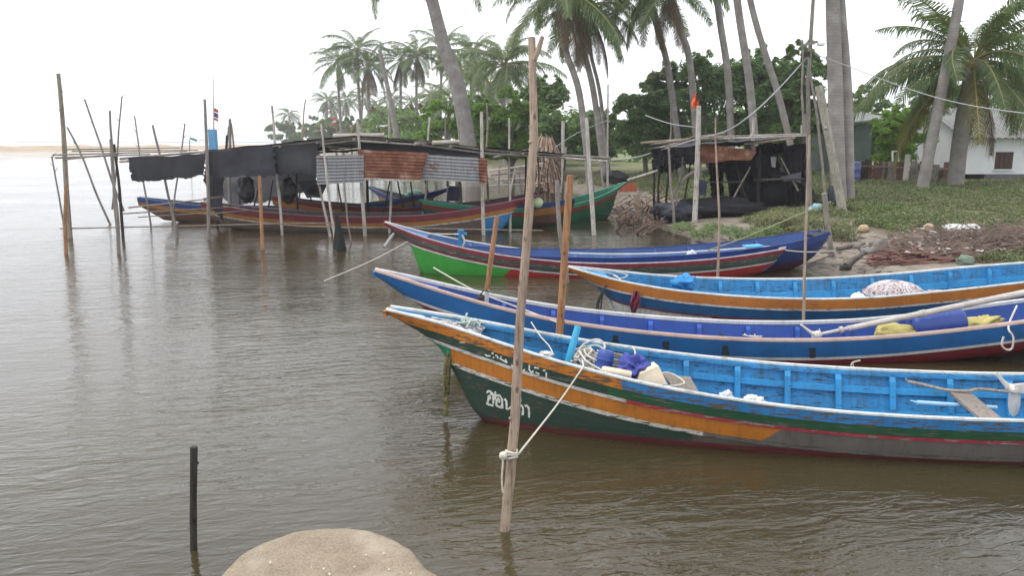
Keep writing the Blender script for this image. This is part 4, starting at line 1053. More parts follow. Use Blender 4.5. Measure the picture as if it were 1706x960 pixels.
hpanel([(1300, 292), (1336, 288), (1334, 304), (1306, 302)], YH + .5, m_plain('dark_grey_cloth', (.07, .07, .08), .9, .3, 6, .5), 'hung_cloth', .1, 16)
for i_, (a_, b_) in enumerate((((1212, 348), (1250, 278)), ((1248, 345), (1228, 282)), ((1330, 318), (1300, 262)), ((1140, 345), (1150, 270)), ((1270, 300), (1340, 297)))):
    stick_mesh(crooked(aty(*a_, YH + .6), aty(*b_, YH + .8), .03, 8, 190 + i_), .035, .02, i_, 2, 6).build('prop_stick', (wood_grey, wood_dark)[i_ % 2], hut)
hpanel([(1180, 262), (1268, 246), (1268, 285), (1180, 284)], YH + 2.6, black_net, 'hanging_net', .2, 4)
hpanel([(1236, 280), (1300, 270), (1300, 345), (1222, 345)], YH + 2.9, black_net, 'hanging_net', .22, 5)
hpanel([(1205, 256), (1300, 252), (1300, 345), (1215, 345)], YH + 3.2, black_net, 'hanging_net', .2, 17)
hpanel([(1182, 282), (1206, 282), (1204, 335), (1186, 335)], YH + 2.3, black_net, 'hanging_net', .15, 6)
hpanel([(1166, 240), (1262, 252), (1252, 266), (1166, 271)], YH + .45, rust.m, 'rusty_sheet', .04, 7)
hpanel([(1157, 303), (1178, 303), (1176, 325), (1155, 322)], YH - .1, m_plain('dark_blue_cloth', (.025, .027, .06), .9, .3, 6, .5), 'hung_cloth', .12, 8)
mb = MB(); 
for i, (a, b) in enumerate((((1160, 304), (1235, 303)), ((1255, 300), (1342, 298)))): mb.tube(crooked(aty(*a, YH + .4), aty(*b, YH + .4), .01, 6, i), .02, 6)
mb.build('crossbar', wood_dark, hut)
def heap(name, label, cat, c, r, mat, seed, amp=.35, group=None, nu=26, nv=14, zc=None):
    return tag(MB().blob(c, r, amp, 2.4, seed, nu, nv, zcut=zc).build(name, mat, loc=c), label, cat, group)
dkcl = m_plain('slate_tarp', (.035, .04, .055), .6, .4, 4, .6)
heap('tarp_heap', 'dark slate tarpaulin heap on the mud inside the ragged shelter', 'tarpaulin', atz(1130, 352, .4), (.75, .5, .28), dkcl, 1)
heap('tarp_heap', 'long black net heap under the rusty sheet of the ragged shelter', 'net', atz(1200, 346, .5), (1.3, .6, .3), black_net, 2)
heap('net_heap', 'big black net heap filling the back of the ragged shelter', 'net', aty(1300, 325, YH + 2.2), (1.0, .8, .7), black_net, 3)
heap('tarp_heap', 'black tarpaulin lump on the grass above the green boat', 'tarpaulin', atz(1026, 296, .75), (.62, .4, .32), tarp_black, 4)
# plank platform on the mud
pf = thing('plank_platform', atz(1200, 362, .25), 'low blue-grey plank platform beside the flag pole', 'platform')
for k in range(4):
    mb = MB(); mb.beam(aty(1165, 345 - 2 * k, YH + .3 + .2 * k), aty(1230, 345 - 2 * k, YH + .4 + .2 * k), .16, .04); mb.build('plank', m_wood('blue_grey_plank', (.10, .13, .15), (.05, .055, .06)), pf, smooth=False)
for u in (1170, 1225):
    mb = MB(); p = aty(u, 346, YH + .5); mb.beam(p, Vector((p.x, p.y, gz(p.x, p.y) - .1)), .07, .07); mb.build('leg', wood_dark, pf, smooth=False)

# rubbish of dry fronds, planks and husks between the green boat and the shelter
brown = m_plain('dead_brown_frond', (.12, .082, .062), .95, .4, 9, .6)
rr = random.Random(12)
mb = MB()
for i in range(420):
    u, v = rr.gauss(1066, 32), rr.gauss(345, 13)
    if v > 372 or u < 1015: continue
    p = atz(u, v, .25 + rr.random() * .25); p.z = max(gz(p.x, p.y), 0) + rr.random() ** 2 * .3
    d = Vector((rr.uniform(-1, 1), rr.uniform(-1, 1), rr.uniform(-.2, .6))).normalized() * rr.uniform(.12, .5)
    mb.beam(p, p + d, rr.uniform(.015, .06), .015)
tag(mb.build('dry_debris', brown), 'heap of dry brown fronds and sticks on the shore', 'debris', kind='stuff')
heap('husk_lump', 'brown fibrous lump sitting at the edge of the bright shallows', 'husk', atz(1042, 369, .08), (.22, .18, .2), brown, 9, .5)
bp = m_plain('broken_board', (.26, .19, .14), .9, .35, 8, .5)
for i, (a, b, wd) in enumerate([((1066, 350), (1060, 325), .22), ((1024, 352), (1056, 344), .16), ((1080, 342), (1110, 330), .2), ((1020, 340), (1050, 333), .14)]):
    p = atz(*a, .2); q = aty(*b, p.y + .3)
    p.z = gz(p.x, p.y) + .05
    mb = MB(); mb.beam(p, q, wd, .03); tag(mb.build('broken_board', bp, loc=p), ['upright broken brown board in the shore rubbish', 'flat broken board lying at the water edge by the green boat', 'broken board leaning towards the ragged shelter', 'short broken board lying under the green bow'][i], 'board', 'broken boards in the shore rubbish')
hb = m_plain('orange_brick_red', (.35, .10, .05), .9, .3, 8, .4)
c = atz(1045, 312, .7); cr_ = thing('orange_crate', c - Vector((0, 0, .17)), 'faded orange crate on the bank past the green boat', 'crate')
for k in range(3):
    for sy in (-1, 1): MB().box(c + Vector((0, sy * .2, -.12 + .12 * k)), (.7, .02, .09)).build('slat', hb, cr_, smooth=False)
    for sx in (-1, 1): MB().box(c + Vector((sx * .345, 0, -.12 + .12 * k)), (.02, .376, .09)).build('slat', hb, cr_, smooth=False)
MB().box(c + Vector((0, 0, -.155)), (.66, .37, .02)).build('bottom', hb, cr_, smooth=False)
for sx in (-1, 1):
    for sy in (-1, 1): MB().box(c + Vector((sx * .315, sy * .17, 0)), (.035, .035, .35)).build('corner_post', hb, cr_, smooth=False)
# stump / hanging dead fronds column behind the pole (old palm stump shrouded in dry fronds)
st_ = thing('palm_stump', atz(912, 322, .3), 'thick palm stump shrouded in brown dead fronds behind the boats', 'stump')
p = atz(912, 322, .3); k = p.y / FPX
mb = MB(); mb.tube([p - Vector((0, 0, .3)), aty(911, 270, p.y), aty(909, 235, p.y)], [.45, .38, .25], 12); mb.build('trunk', brown, st_)
mb = MB()
for i in range(420):
    a = rr.uniform(0, 6.28); z0 = rr.uniform(.6, 1.0); c = aty(909, 232 + 40 * (1 - z0), p.y)
    q = c + Vector((math.cos(a) * .3, math.sin(a) * .3, rr.uniform(-.9, .3))); e = q + Vector((math.cos(a) * rr.uniform(.1, .6), math.sin(a) * .4, -rr.uniform(.3, 1.6)))
    mb.beam(q, e, rr.uniform(.02, .09), .012)
mb.build('dead_fronds', m_plain('rust_brown_frond', (.27, .19, .145), .95, .5, 3, .5), st_)
# lattice of sticks and benches behind the shelter
rk = thing('drying_rack', aty(840, 330, 33), 'rough rack of bleached sticks on the sand behind the moored boats', 'rack')
for i, (a, b) in enumerate([((815, 285), (905, 272)), ((818, 292), (900, 284)), ((825, 300), (880, 296)), ((830, 322), (832, 275)), ((850, 322), (858, 280)), ((868, 322), (864, 275)), ((885, 320), (888, 278)), ((822, 262), (900, 245)), ((815, 310), (905, 305))]):
    stick_mesh(crooked(aty(*a, 33 + (i % 3) * .3), aty(*b, 33 + (i % 3) * .3), .02, 8, 170 + i), .045, .035, i, 2, 6).build('stick', (wood_white, wood_grey)[i % 2], rk)

# ------------------------------------------------------------------ things lying in the boats
bl = m_plain('bright_blue_plastic', (.035, .07, .28), .45, .15, 5, .15)
def drum(c, ax, ln, r, mat, label, name='plastic_drum', cat='drum'):
    c = Vector(c); ax = Vector(ax).normalized(); p = c - ax * ln / 2
    prof = [(0, r * .78), (.012, r * .9), (.04, r * .97), (.07, r), (ln * .30, r), (ln * .32, r * 1.035), (ln * .36, r * 1.035), (ln * .38, r), (ln * .62, r), (ln * .64, r * 1.035), (ln * .68, r * 1.035), (ln * .7, r), (ln - .07, r), (ln - .04, r * .97), (ln - .012, r * .9), (ln, r * .78)]
    o = thing(name, c - Vector((0, 0, r)), label, cat)
    MB().lathe(p, ax, prof, 26).build('body', mat, o)
    a, b = basis(ax)
    MB().lathe(p - ax * .018 + b * r * .5, ax, [(0, .022), (.02, .022)], 10).build('bung', mat, o)
    return o
# blue drum and yellow cloth in the violet boat
cB = aty(1560, 540, 9.15); drum(cB, (1, .02, .13), .60, .165, bl, 'blue plastic drum lying on its side between yellow cloths')
yel = m_plain('dull_yellow_cloth', (.40, .34, .12), .85, .25, 7, .6)
c = aty(1492, 556, 9.12); heap('yellow_sack', 'dull yellow cloth sack in the blue drum\'s boat, on its bow side', 'sack', c, (.24, .17, .115), yel, 21, .28, nu=36, nv=20)
c = aty(1628, 541, 9.22); o = heap('yellow_sack', 'yellow cloth bundle stretched out on the stern side of the blue drum', 'sack', c, (.26, .15, .085), yel, 22, .4, nu=36, nv=20); o.rotation_euler = (0, -.22, 0)
lt = thing('longtail_shaft', aty(1395, 556, 8.9), 'long grey propeller shaft lying along the violet boat with a white fin', 'propeller shaft')
shaft_m = m_plain('worn_grey_pipe', (.40, .375, .35), .5, .25, 8, .2)
mb = MB(); P0 = aty(1367, 557, 8.95); P1 = aty(1706, 488, 8.95); P1 = P0 + (P1 - P0) * 1.35
mb.tube([P0, P0.lerp(P1, .1)], [.018, .024], 10); mb.tube([P0.lerp(P1, .1), P1], [.033, .04], 12)
for t in (.07, .36, .37): mb.tube([P0.lerp(P1, t), P0.lerp(P1, t + .012)], .042, 12)
mb.build('tube', shaft_m, lt)
mb = MB(); c = aty(1362, 558, 8.95); mb.blob(c, (.05, .035, .05), .1, 2, 1, 12, 8); mb.add([aty(1352, 552, 8.94), aty(1368, 552, 8.94), aty(1368, 570, 8.94), aty(1352, 570, 8.94), aty(1352, 552, 8.97), aty(1368, 552, 8.97), aty(1368, 570, 8.97), aty(1352, 570, 8.97)], [(0, 1, 2, 3), (7, 6, 5, 4), (0, 4, 5, 1), (1, 5, 6, 2), (2, 6, 7, 3), (3, 7, 4, 0)]); mb.build('fin', m_plain('cream_enamel', (.56, .52, .46), .5, .15, 9, .1), lt)
mb = MB(); mb.tube([aty(1334, 541, 8.95), aty(1354, 557, 8.95)], [.010, .022], 8); mb.tube([aty(1365, 548, 8.95), aty(1366, 556, 8.95)], [.006, .012], 6); mb.build('blade_arm', MAT['cream_enamel'], lt)
mb = MB(); rope(mb, [aty(1694, 510, 9.3), aty(1680, 544, 8.74), aty(1688, 562, 8.66), aty(1686, 580, 8.66), aty(1677, 583, 8.66), aty(1669, 575, 8.66), aty(1672, 561, 8.66)], .011, n=8); c = aty(1680, 560, 8.7)
tag(mb.build('rope_loop', rope_white, loc=c), 'white rope loop hanging over the side of the blue and maroon boat', 'rope')
mb = MB(); rope(mb, [aty(1433, 601, 8.62), aty(1424, 603, 8.6), aty(1419, 606, 8.6), aty(1418, 612, 8.6)], .008); rope(mb, [aty(1420, 604, 8.6), aty(1422, 612, 8.6)], .008); tag(mb.build('rope_end', rope_white, loc=aty(1420, 606, 8.6)), 'frayed rope end on the maroon side of the blue boat', 'rope')
mb = MB(); rope(mb, [aty(722, 446, 9.9), aty(790, 484, 9.6), aty(862, 512, 9.3), aty(930, 538, 8.75)], .009); tag(mb.build('mooring_rope', rope_white, loc=aty(790, 484, 9.6)), 'pale line slanting across the bow of the blue boat to the orange-brown pole', 'rope')
mb = MB(); mb.beam(aty(810, 508, 9.3), aty(812, 484, 9.3), .05, .05); mb.build
bt = thing('bow_post', aty(811, 506, 9.3), 'small lilac mooring post in the bow of the blue boat with dark rope', 'bollard')
mb.build('post', pb_line, bt)
mb = MB(); c = aty(801, 497, 9.28); mb.blob(c, (.045, .04, .05), .4, 2, 3, 12, 8); rope(mb, [c, aty(802, 489, 9.25), aty(808, 484, 9.25), aty(816, 486, 9.28)], .008); mb.build('dark_rope', rope_dark, bt)
for i, (u, v) in enumerate(((1205, 562), (1250, 560), (1260, 563))):
    mb = MB(); rg = random.Random(i)
    c = aty(u, v, 9.0); pts = [c + Vector((rg.uniform(-.08, .08), rg.uniform(-.05, .05), rg.uniform(-.02, .03))) for _ in range(7)]; rope(mb, pts, .006)
    tag(mb.build('rope_scrap', rope_white if i else rope_dark, loc=c), ['dark rope scrap on the floor of the violet boat by a rib', 'pale rope scrap tangled beside a rib of the violet boat', 'pale rope scrap on top of another tangle in the violet boat'][i], 'rope', 'rope scraps in the violet boat')
for u, v in ((1025, 566), (1110, 579), (1210, 586), (1353, 589)):     # worn stain patches where fenders rubbed
    pass

# net heap, float and cloth in the orange and blue boat
netm = N('pink_white_net'); v = netm.coord((1, 1, 1)); f = netm.noise(netm.coord((3, 3, 14)), 6, 5, .7, 1.2)
netm.bsdf(netm.ramp(f, [(.3, (.16, .06, .07)), (.48, (.36, .24, .25)), (.6, (.58, .54, .55)), (.8, (.30, .18, .19))]), .9, netm.bump(f, .8, .02), .2)
net = thing('fishing_net', aty(1492, 500, 10.6), 'heaped pinkish white fishing net in the orange and blue boat', 'net')
c = aty(1490, 494, 10.7); MB().blob(c, (.37, .36, .20), .22, 2.5, 31, 48, 26).build('heap', netm.m, net)
c2 = aty(1558, 497, 10.7); MB().blob(c2, (.24, .22, .10), .25, 2.5, 32, 36, 18).build('spread', netm.m, net)
mb = MB(); rg = random.Random(5)
for i in range(120):
    a0 = rg.uniform(0, 6.28); pts = []
    ph0 = rg.uniform(.1, .5); 
    for kk in range(8):
        ph = ph0 + (1.45 - ph0) * kk / 7; a = a0 + .5 * noise.noise(Vector((i, kk * .5, 0)))
        pts.append(c + Vector((math.sin(ph) * math.cos(a) * .385, math.sin(ph) * math.sin(a) * .375, math.cos(ph) * .21 + .004)) * (1 + .03 * noise.noise(Vector((a, ph * 3, 1)))))
    mb.tube(pts, .0035, 4)
mb.build('strands', m_plain('white_twine', (.6, .57, .57), .9, .3, 20, 0), net)
c = aty(1429, 496, 10.55); fo = thing('float', c - Vector((0, 0, .07)), 'round white float beside the heaped pink net', 'float'); MB().blob(c, (.095, .08, .065), .05, 2, 3, 20, 14).build('body', m_plain('white_foam', (.72, .74, .74), .6, .1, 8, .1), fo)
MB().lathe(c + Vector((0, -.02, .05)), (0, 0, 1), [(0, .02), (.03, .018)], 10).build('neck', MAT['white_foam'], fo)
rows = []
for i in range(9):
    t = i / 8; r = []
    for j in range(7):
        s = j / 6; u = 1062 - 12 * t * (1 - s) + 3 * s + 4 * (s - .5) + 3 * math.sin(t * 4) ; v = 485 + 42 * t - 4 * s * t
        wv = (6 + 12 * math.sin(math.pi * min(t * 1.1, 1))) * (s - .5)
        r.append(aty(1060 - 4 * t + wv, v, 10.03 - .05 * t + .03 * math.sin(j * 2.1 + i)))
    rows.append(r)
tag(MB().grid(rows).build('hung_cloth', m_plain('maroon_cloth', (.15, .028, .055), .9, .35, 14, .6), loc=aty(1060, 500, 10.1)), 'maroon cloth hanging over the white bow of the orange and blue boat', 'cloth')
mb = MB()
for du in (0, 4, 7): rope(mb, [aty(1024, 466, 10.38), aty(1012, 474, 10.3), aty(1005 - du * .3, 486, 10.28), aty(1002 - du, 505, 10.28), aty(1000 - du, 525, 10.3)], .011, n=6)
tag(mb.build('hanging_rope', rope_dark, loc=aty(1003, 490, 10.3)), 'black doubled rope hanging from the bow of the orange and blue boat', 'rope')
c = aty(1140, 470, 10.9); heap('blue_bundle', 'light blue cloth bundle by the foredeck of the orange and blue boat', 'bundle', c, (.15, .14, .10), m_plain('light_blue_cloth', (.04, .24, .50), .8, .25, 8, .5), 41, .5)
mb = MB(); rope(mb, [aty(960, 447, 10.6), aty(1000, 452, 10.6), aty(1024, 458, 10.6), aty(1035, 468, 10.4)], .007); rope(mb, [aty(1020, 452, 10.6), aty(1045, 458, 10.6), aty(1034, 464, 10.5), aty(1022, 459, 10.6)], .007)
tag(mb.build('bow_rope', rope_white, loc=aty(1020, 456, 10.6)), 'thin pale rope tangled on the foredeck of the orange and blue boat', 'rope')
# green-bowed boat fittings
bo = thing('bow_post', aty(768, 408, 15.45), 'blue mooring post lashed with rope in the green-bowed boat', 'bollard')
mb = MB(); mb.tube([aty(769, 412, 15.45), aty(768, 383, 15.45)], .065, 10); mb.tube([aty(757, 392, 15.45), aty(778, 390, 15.45)], .035, 8); mb.build('post', m_plain('teal_blue_paint', (.03, .16, .32), .6, .2, 6, .2), bo)
mb = MB(); rope(mb, [aty(768, 390, 15.4), aty(740, 390, 15.5), aty(712, 389, 15.6)], .012); rope(mb, [aty(770, 392, 15.38), aty(774, 402, 15.38), aty(771, 410, 15.4)], .02); mb.build('lashing', rope_white, bo)
mb = MB(); mb.add([aty(1238, 410, 15.2), aty(1262, 406, 15.2), aty(1266, 412, 15.0), aty(1250, 416, 15.0)], [(0, 1, 2, 3)]); 
bb = MB(); bb.beam(aty(1240, 411, 15.2), aty(1268, 409, 15.2), .3, .03); tag(bb.build('stern_board', m_plain('sky_blue_board', (.08, .33, .55), .6, .2, 6, .2), loc=aty(1250, 411, 15.2), smooth=False), 'sky blue board across the stern of the green-bowed boat', 'board')
c = aty(1152, 426, 15.7); heap('white_rag', 'white rag hung over the far side of the green-bowed boat', 'rag', c, (.1, .05, .1), m_plain('white_rag_cloth', (.6, .62, .64), .85, .15, 10, .4), 44, .4)
mb = MB(); rope(mb, [aty(656, 390, 15.4), aty(648, 400, 15.2), aty(640, 412, 15.0)], .03); tag(mb.build('bow_line', m_plain('grey_rope', (.26, .26, .26), .9, .2, 30, .5), loc=aty(650, 398, 15.3)), 'thick grey line hanging from the maroon bow tip', 'rope')
mb = MB(); rope(mb, [aty(680, 402, 15.3), aty(620, 434, 14.7), aty(540, 468, 14.2)], .008); e = aty(540, 468, 14.2); e.z = -.3; tag(mb.build('anchor_line', rope_white, loc=aty(620, 434, 14.7)), 'thin anchor line from the green bow down into the water', 'rope')
mb = MB(); rope(mb, [aty(1384, 336, 19.1), aty(1330, 358, 18.6), aty(1240, 396, 16.6), aty(1180, 417, 15.6)], .013); tag(mb.build('mooring_rope', m_plain('olive_rope', (.25, .24, .14), .9, .2, 30, .4), loc=aty(1330, 358, 18.6)), 'olive rope from the crooked bank post to the stern of the green-bowed boat', 'rope')
mb = MB(); rope(mb, [aty(1298, 414, 15.1), aty(1330, 406, 15.8), aty(1374, 390, 16.4)], .012); rope(mb, [aty(1298, 416, 15.1), aty(1345, 420, 15.4), aty(1390, 418, 16.2)], .011); tag(mb.build('stern_lines', rope_white, loc=aty(1330, 406, 15.8)), 'pair of pale lines from the maroon stern across the navy bow', 'rope')

# near boat gear
fzA = .07
def onA(px, py, z): return atz(px, py, z)
mb = MB(); p = aty(947, 602, 6.93); q = aty(963, 544, 6.97); mb.tube([p - Vector((0, 0, .3)), p, q], [.034, .034, .03], 14)
bs = mb.build('bow_bitt', m_plain('sky_blue_post', (.06, .36, .58), .5, .12, 8, .15), loc=p); tag(bs, 'sky blue round post standing beside the rope pile in the green and orange boat', 'bollard')
mb = MB(); rg = random.Random(9)
cc = aty(978, 597, 6.95)
for i in range(26):
    pts = []; a0 = rg.uniform(0, 6.28); R = rg.uniform(.05, .13); t0 = rg.uniform(-.5, .5)
    o_ = cc + Vector((rg.uniform(-.08, .10), rg.uniform(-.08, .1), rg.uniform(-.06, .06)))
    for k in range(9):
        a = a0 + k * .75
        pts.append(o_ + Vector((math.cos(a) * R, math.sin(a) * R * .7, math.sin(a + t0 * 3) * R * .55)) + noise.noise_vector(Vector((i * 3, k * .6, 0))) * .025)
    rope(mb, pts, .0085, n=6, sub=6)
rope(mb, [aty(957, 597, 6.9), aty(972, 574, 6.95), aty(995, 566, 6.98), aty(1007, 575, 6.95), aty(1003, 588, 6.9), aty(985, 600, 6.85), aty(968, 604, 6.8)], .0095, n=6)
rope(mb, [aty(965, 585, 6.9), aty(975, 600, 6.75), aty(986, 608, 6.7), aty(1000, 616, 6.65), aty(1010, 622, 6.55)], .0095, n=6)
tag(mb.build('rope_pile', rope_white, loc=cc), 'tangled pile of off-white rope in the bow of the green and orange boat', 'rope')
drum(aty(1006, 606, 6.8), (.25, .1, 1), .24, .075, bl, 'small violet-blue plastic jug wedged beside the rope pile', 'plastic_jug', 'jug')
crate = thing('wooden_rack', aty(1035, 612, 6.85), 'weathered wooden slat rack lying in the bow behind the violet-blue jug', 'rack')
for i, (a, b, Y) in enumerate([((1006, 588), (1052, 597), 7.05), ((1008, 599), (1052, 607), 6.95), ((1010, 610), (1050, 616), 6.8)]):
    mb = MB(); mb.beam(aty(*a, Y), aty(*b, Y), .03, .035); mb.build('slat', plank_m, crate, smooth=False)
for a, b in ((1010, 6.95), (1049, 6.95)):
    mb = MB(); mb.beam(aty(a, 592, 7.07) + Vector((0, 0, -.035)), aty(a + 2, 612, 6.78) + Vector((0, 0, -.035)), .03, .03); mb.build('slat', plank_m, crate, smooth=False)
foam = m_plain('cream_foam', (.62, .52, .39), .8, .12, 10, .3)
p, q = aty(1002, 617, 6.62), aty(1052, 626, 6.58)
mb = MB(); mb.tube([p, p.lerp(q, .08), q.lerp(p, .05), q], [.03, .04, .04, .032], 12); tag(mb.build('foam_roll', foam, loc=p), 'cream foam roll lying against the near rail of the green and orange boat', 'foam roll')
c = aty(1084, 625, 6.6); mb = MB(); vs = [Vector((-.13, -.09, -.05)), Vector((.13, -.09, -.06)), Vector((.13, .09, -.05)), Vector((-.13, .09, -.05)), Vector((-.1, -.07, .03)), Vector((.06, -.04, .09)), Vector((.03, .06, .10)), Vector((-.1, .06, .04))]
mb.add([c + v for v in vs], [(3, 2, 1, 0), (4, 5, 6, 7), (0, 1, 5, 4), (1, 2, 6, 5), (2, 3, 7, 6), (3, 0, 4, 7)]); tag(mb.build('foam_float', foam, loc=c, smooth=False), 'wedge of cream foam under the crumpled violet cloth', 'float')
c = aty(1058, 613, 6.68); mb = MB(); mb.blob(c, (.115, .10, .095), .75, 2.3, 51, 48, 28); tag(mb.build('crumpled_cloth', m_plain('violet_cloth', (.06, .075, .30), .85, .3, 14, .7), loc=c), 'crumpled violet-blue cloth on top of the cream foam', 'cloth')
thb = m_wood('grey_thwart', (.25, .215, .19), (.13, .11, .095))
for (a, b, c_, d_, Y1, Y2, lb) in (((1104, 622), (1122, 622), (1146, 652), (1126, 652), 7.0, 6.35, 'pair of grey boards laid across near the cream foam'), ((1124, 626), (1150, 628), (1168, 660), (1142, 656), 7.0, 6.35, 'wide grey board laid across beside the first rib bay'), ((1581, 652), (1616, 653), (1675, 702), (1640, 702), 6.85, 6.1, 'long grey thwart plank laid across between the ribs, holding a driftwood pole')):
    P4 = [aty(*a, Y1), aty(*b, Y1), aty(*c_, Y2), aty(*d_, Y2)]
    mb = MB(); lo = [p - Vector((0, 0, .025)) for p in P4]; mb.add(P4 + lo, [(0, 3, 2, 1), (4, 5, 6, 7), (0, 1, 5, 4), (1, 2, 6, 5), (2, 3, 7, 6), (3, 0, 4, 7)])
    tag(mb.build('thwart_board', thb, loc=P4[0], smooth=False), lb, 'board', 'boards across the near boat')
mb = MB(); rope(mb, [aty(1088, 628, 6.6), aty(1108, 621, 6.7), aty(1124, 625, 6.7), aty(1140, 637, 6.55), aty(1130, 642, 6.5), aty(1108, 644, 6.45), aty(1098, 648, 6.4)], .007); rope(mb, [aty(1040, 579, 7.3), aty(1052, 578, 7.25), aty(1058, 586, 7.1), aty(1057, 600, 6.9)], .007)
tag(mb.build('slack_rope', rope_white, loc=aty(1110, 622, 6.7)), 'slack white rope curling from the foam wedge over the grey boards', 'rope')
bag = N('clear_white_plastic'); bb_ = bag.bsdf((.75, .77, .8), .3, bag.bump(bag.noise(bag.coord(), 25, 4), .8, .02), .5); bb_.inputs['Transmission Weight'].default_value = .35
c = aty(1211, 662, 6.35); heap('plastic_bag', 'clear crumpled plastic bag against the near rail', 'bag', c, (.05, .05, .05), bag.m, 61, .6)
c = aty(1256, 670, 6.3); heap('plastic_bag', 'white crumpled plastic bag with brown marks against the near rail', 'bag', c, (.075, .06, .05), m_plain('white_bag', (.62, .58, .55), .5, .25, 22, .8, spots=((.25, .16, .12), .6)), 62, .7)
p, q = aty(1528, 671, 6.65), aty(1660, 680, 6.65); mb = MB(); mb.tube([aty(1517, 668, 6.65), p], [.006, .012], 8); mb.tube([p, q], .02, 12)
tag(mb.build('blue_pipe', m_plain('pale_blue_pvc', (.30, .48, .62), .5, .12, 10, .1), loc=p), 'pale blue plastic pipe lying under the thwart plank', 'pipe')
pts = [aty(*p_, Y) for p_, Y in (((1512, 636), 6.95), ((1545, 643), 6.9), ((1575, 650), 6.85), ((1612, 652), 6.8), ((1632, 649), 6.8), ((1690, 654), 6.75), ((1740, 654), 6.75))]
mb = MB(); rope(mb, pts, .014, n=8); mb.tube([pts[0], pts[0] + Vector((-.02, 0, .03))], [.01, .006], 6); tag(mb.build('driftwood_pole', m_wood('bleached_stick', (.34, .28, .23), (.17, .13, .1)), loc=pts[2]), 'crooked bleached driftwood stick resting on the thwart plank', 'stick')
pr = thing('propeller', aty(1690, 668, 6.45), 'cream propeller with rounded blades standing at the stern end of the blue inside', 'propeller')
cre = MAT['cream_enamel']; Yp = 6.45; hub = aty(1686, 648, Yp)
MB().lathe(hub - Vector((0, .06, 0)), (0, 1, 0), [(0, .02), (.02, .035), (.1, .035), (.12, .02)], 14).build('hub', cre, pr)
def blade(pxs, Y, tw):
    vs = []; fs = []; n = len(pxs)
    cxy = Vector((sum(p_[0] for p_ in pxs) / n, sum(p_[1] for p_ in pxs) / n, 0))
    for sgn in (-1, 1):
        for k, p_ in enumerate(pxs): vs.append(aty(*p_, Y + sgn * .008 + tw * (p_[0] - cxy.x) / 10))
        vs.append(aty(cxy.x, cxy.y, Y + sgn * .022))
    m_ = n + 1
    for k in range(n):
        k2 = (k + 1) % n
        fs += [(k2, k, n), (m_ + k, m_ + k2, m_ + n), (k, k2, m_ + k2, m_ + k)]
    MB().add(vs, fs).build('blade', cre, pr)
blade([(1681, 650), (1695, 645), (1701, 655), (1700, 675), (1696, 690), (1689, 695), (1682, 690), (1679, 675)], Yp, .02)
blade([(1661, 618), (1664, 622), (1672, 632), (1686, 644), (1689, 652), (1680, 652), (1668, 638), (1660, 626)], Yp, .01)
blade([(1690, 644), (1720, 640), (1740, 646), (1735, 656), (1710, 658), (1692, 653)], Yp, .02)
mb = MB(); q0 = hub + Vector((0, .05, 0)); mb.tube([q0, q0 + Vector((1.6, .3, .05))], .022, 10); mb.build('shaft', shaft_m, pr)
# hanging bow rope of the near boat
mb = MB(); Y0 = 6.98
rope(mb, [aty(752, 562, Y0 - .03), aty(748, 590, Y0 - .04), aty(746, 625, Y0 - .03), aty(744, 660, Y0), aty(742, 694, Y0)], .021, n=7)
rope(mb, [aty(755, 560, Y0 - .02), aty(744, 600, Y0 - .05), aty(741, 640, Y0 - .02), aty(745, 670, Y0), aty(742, 690, Y0)], .017, n=7)
rope(mb, [aty(750, 565, Y0), aty(749, 610, Y0 + .01), aty(747, 650, Y0 + .01), aty(741, 685, Y0)], .012, n=7)
for v in (566, 640, 648): 
    cq = aty(745, v, Y0 - .01); mb.tube([cq + Vector((math.cos(t * .7) * .024, math.sin(t * .7) * .024, .003 * t)) for t in range(11)], .006, 6)
tag(mb.build('hanging_rope', rope_green, loc=aty(746, 600, Y0)), 'faded yellow and black rope hanging from the green and orange bow into the water', 'rope')
mb = MB(); rope(mb, [aty(756, 563, Y0 - .06), aty(768, 570, 6.85), aty(785, 568, 6.82), aty(798, 560, 6.84), aty(806, 562, 6.84)], .014, n=7); rope(mb, [aty(720, 545, 7.0), aty(726, 538, 7.02), aty(736, 536, 7.05)], .007); rope(mb, [aty(700, 562, 7.05), aty(712, 553, 7.02), aty(716, 557, 7.0), aty(750, 560, 6.95)], .005)
tag(mb.build('lashing_rope', m_plain('cream_rope', (.5, .43, .28), .9, .3, 30, .5), loc=aty(780, 568, 6.84)), 'cream rope lashing over the orange plank at the bow', 'rope')
mb = MB(); rg = random.Random(3)
c = aty(782, 540, 7.15)
for i in range(9):
    pts = [c + Vector((rg.gauss(0, .05), rg.gauss(0, .05), rg.uniform(-.05, .05))) for _ in range(5)]; rope(mb, pts, .006, n=5)
rope(mb, [c, c + Vector((-.03, 0, .06)), c + Vector((-.02, 0, .1))], .011)
tag(mb.build('rope_tuft', m_plain('pale_green_rope', (.45, .52, .47), .9, .3, 30, .4), loc=c), 'tuft of pale rope knotted on the slate foredeck', 'rope')
mb = MB(); rope(mb, [aty(885, 537, 7.35), aty(900, 560, 7.15), aty(915, 577, 7.0), aty(922, 592, 6.85)], .006); tag(mb.build('thin_line', rope_white, loc=aty(900, 560, 7.1)), 'thin white line running down inside the blue bow beside the forked pole', 'rope')
c = aty(910, 592, 6.85); heap('plastic_bag', 'small white bag and dark rag by the foot of the thin line', 'bag', c, (.06, .05, .035), MAT['white_bag'], 65, .5)

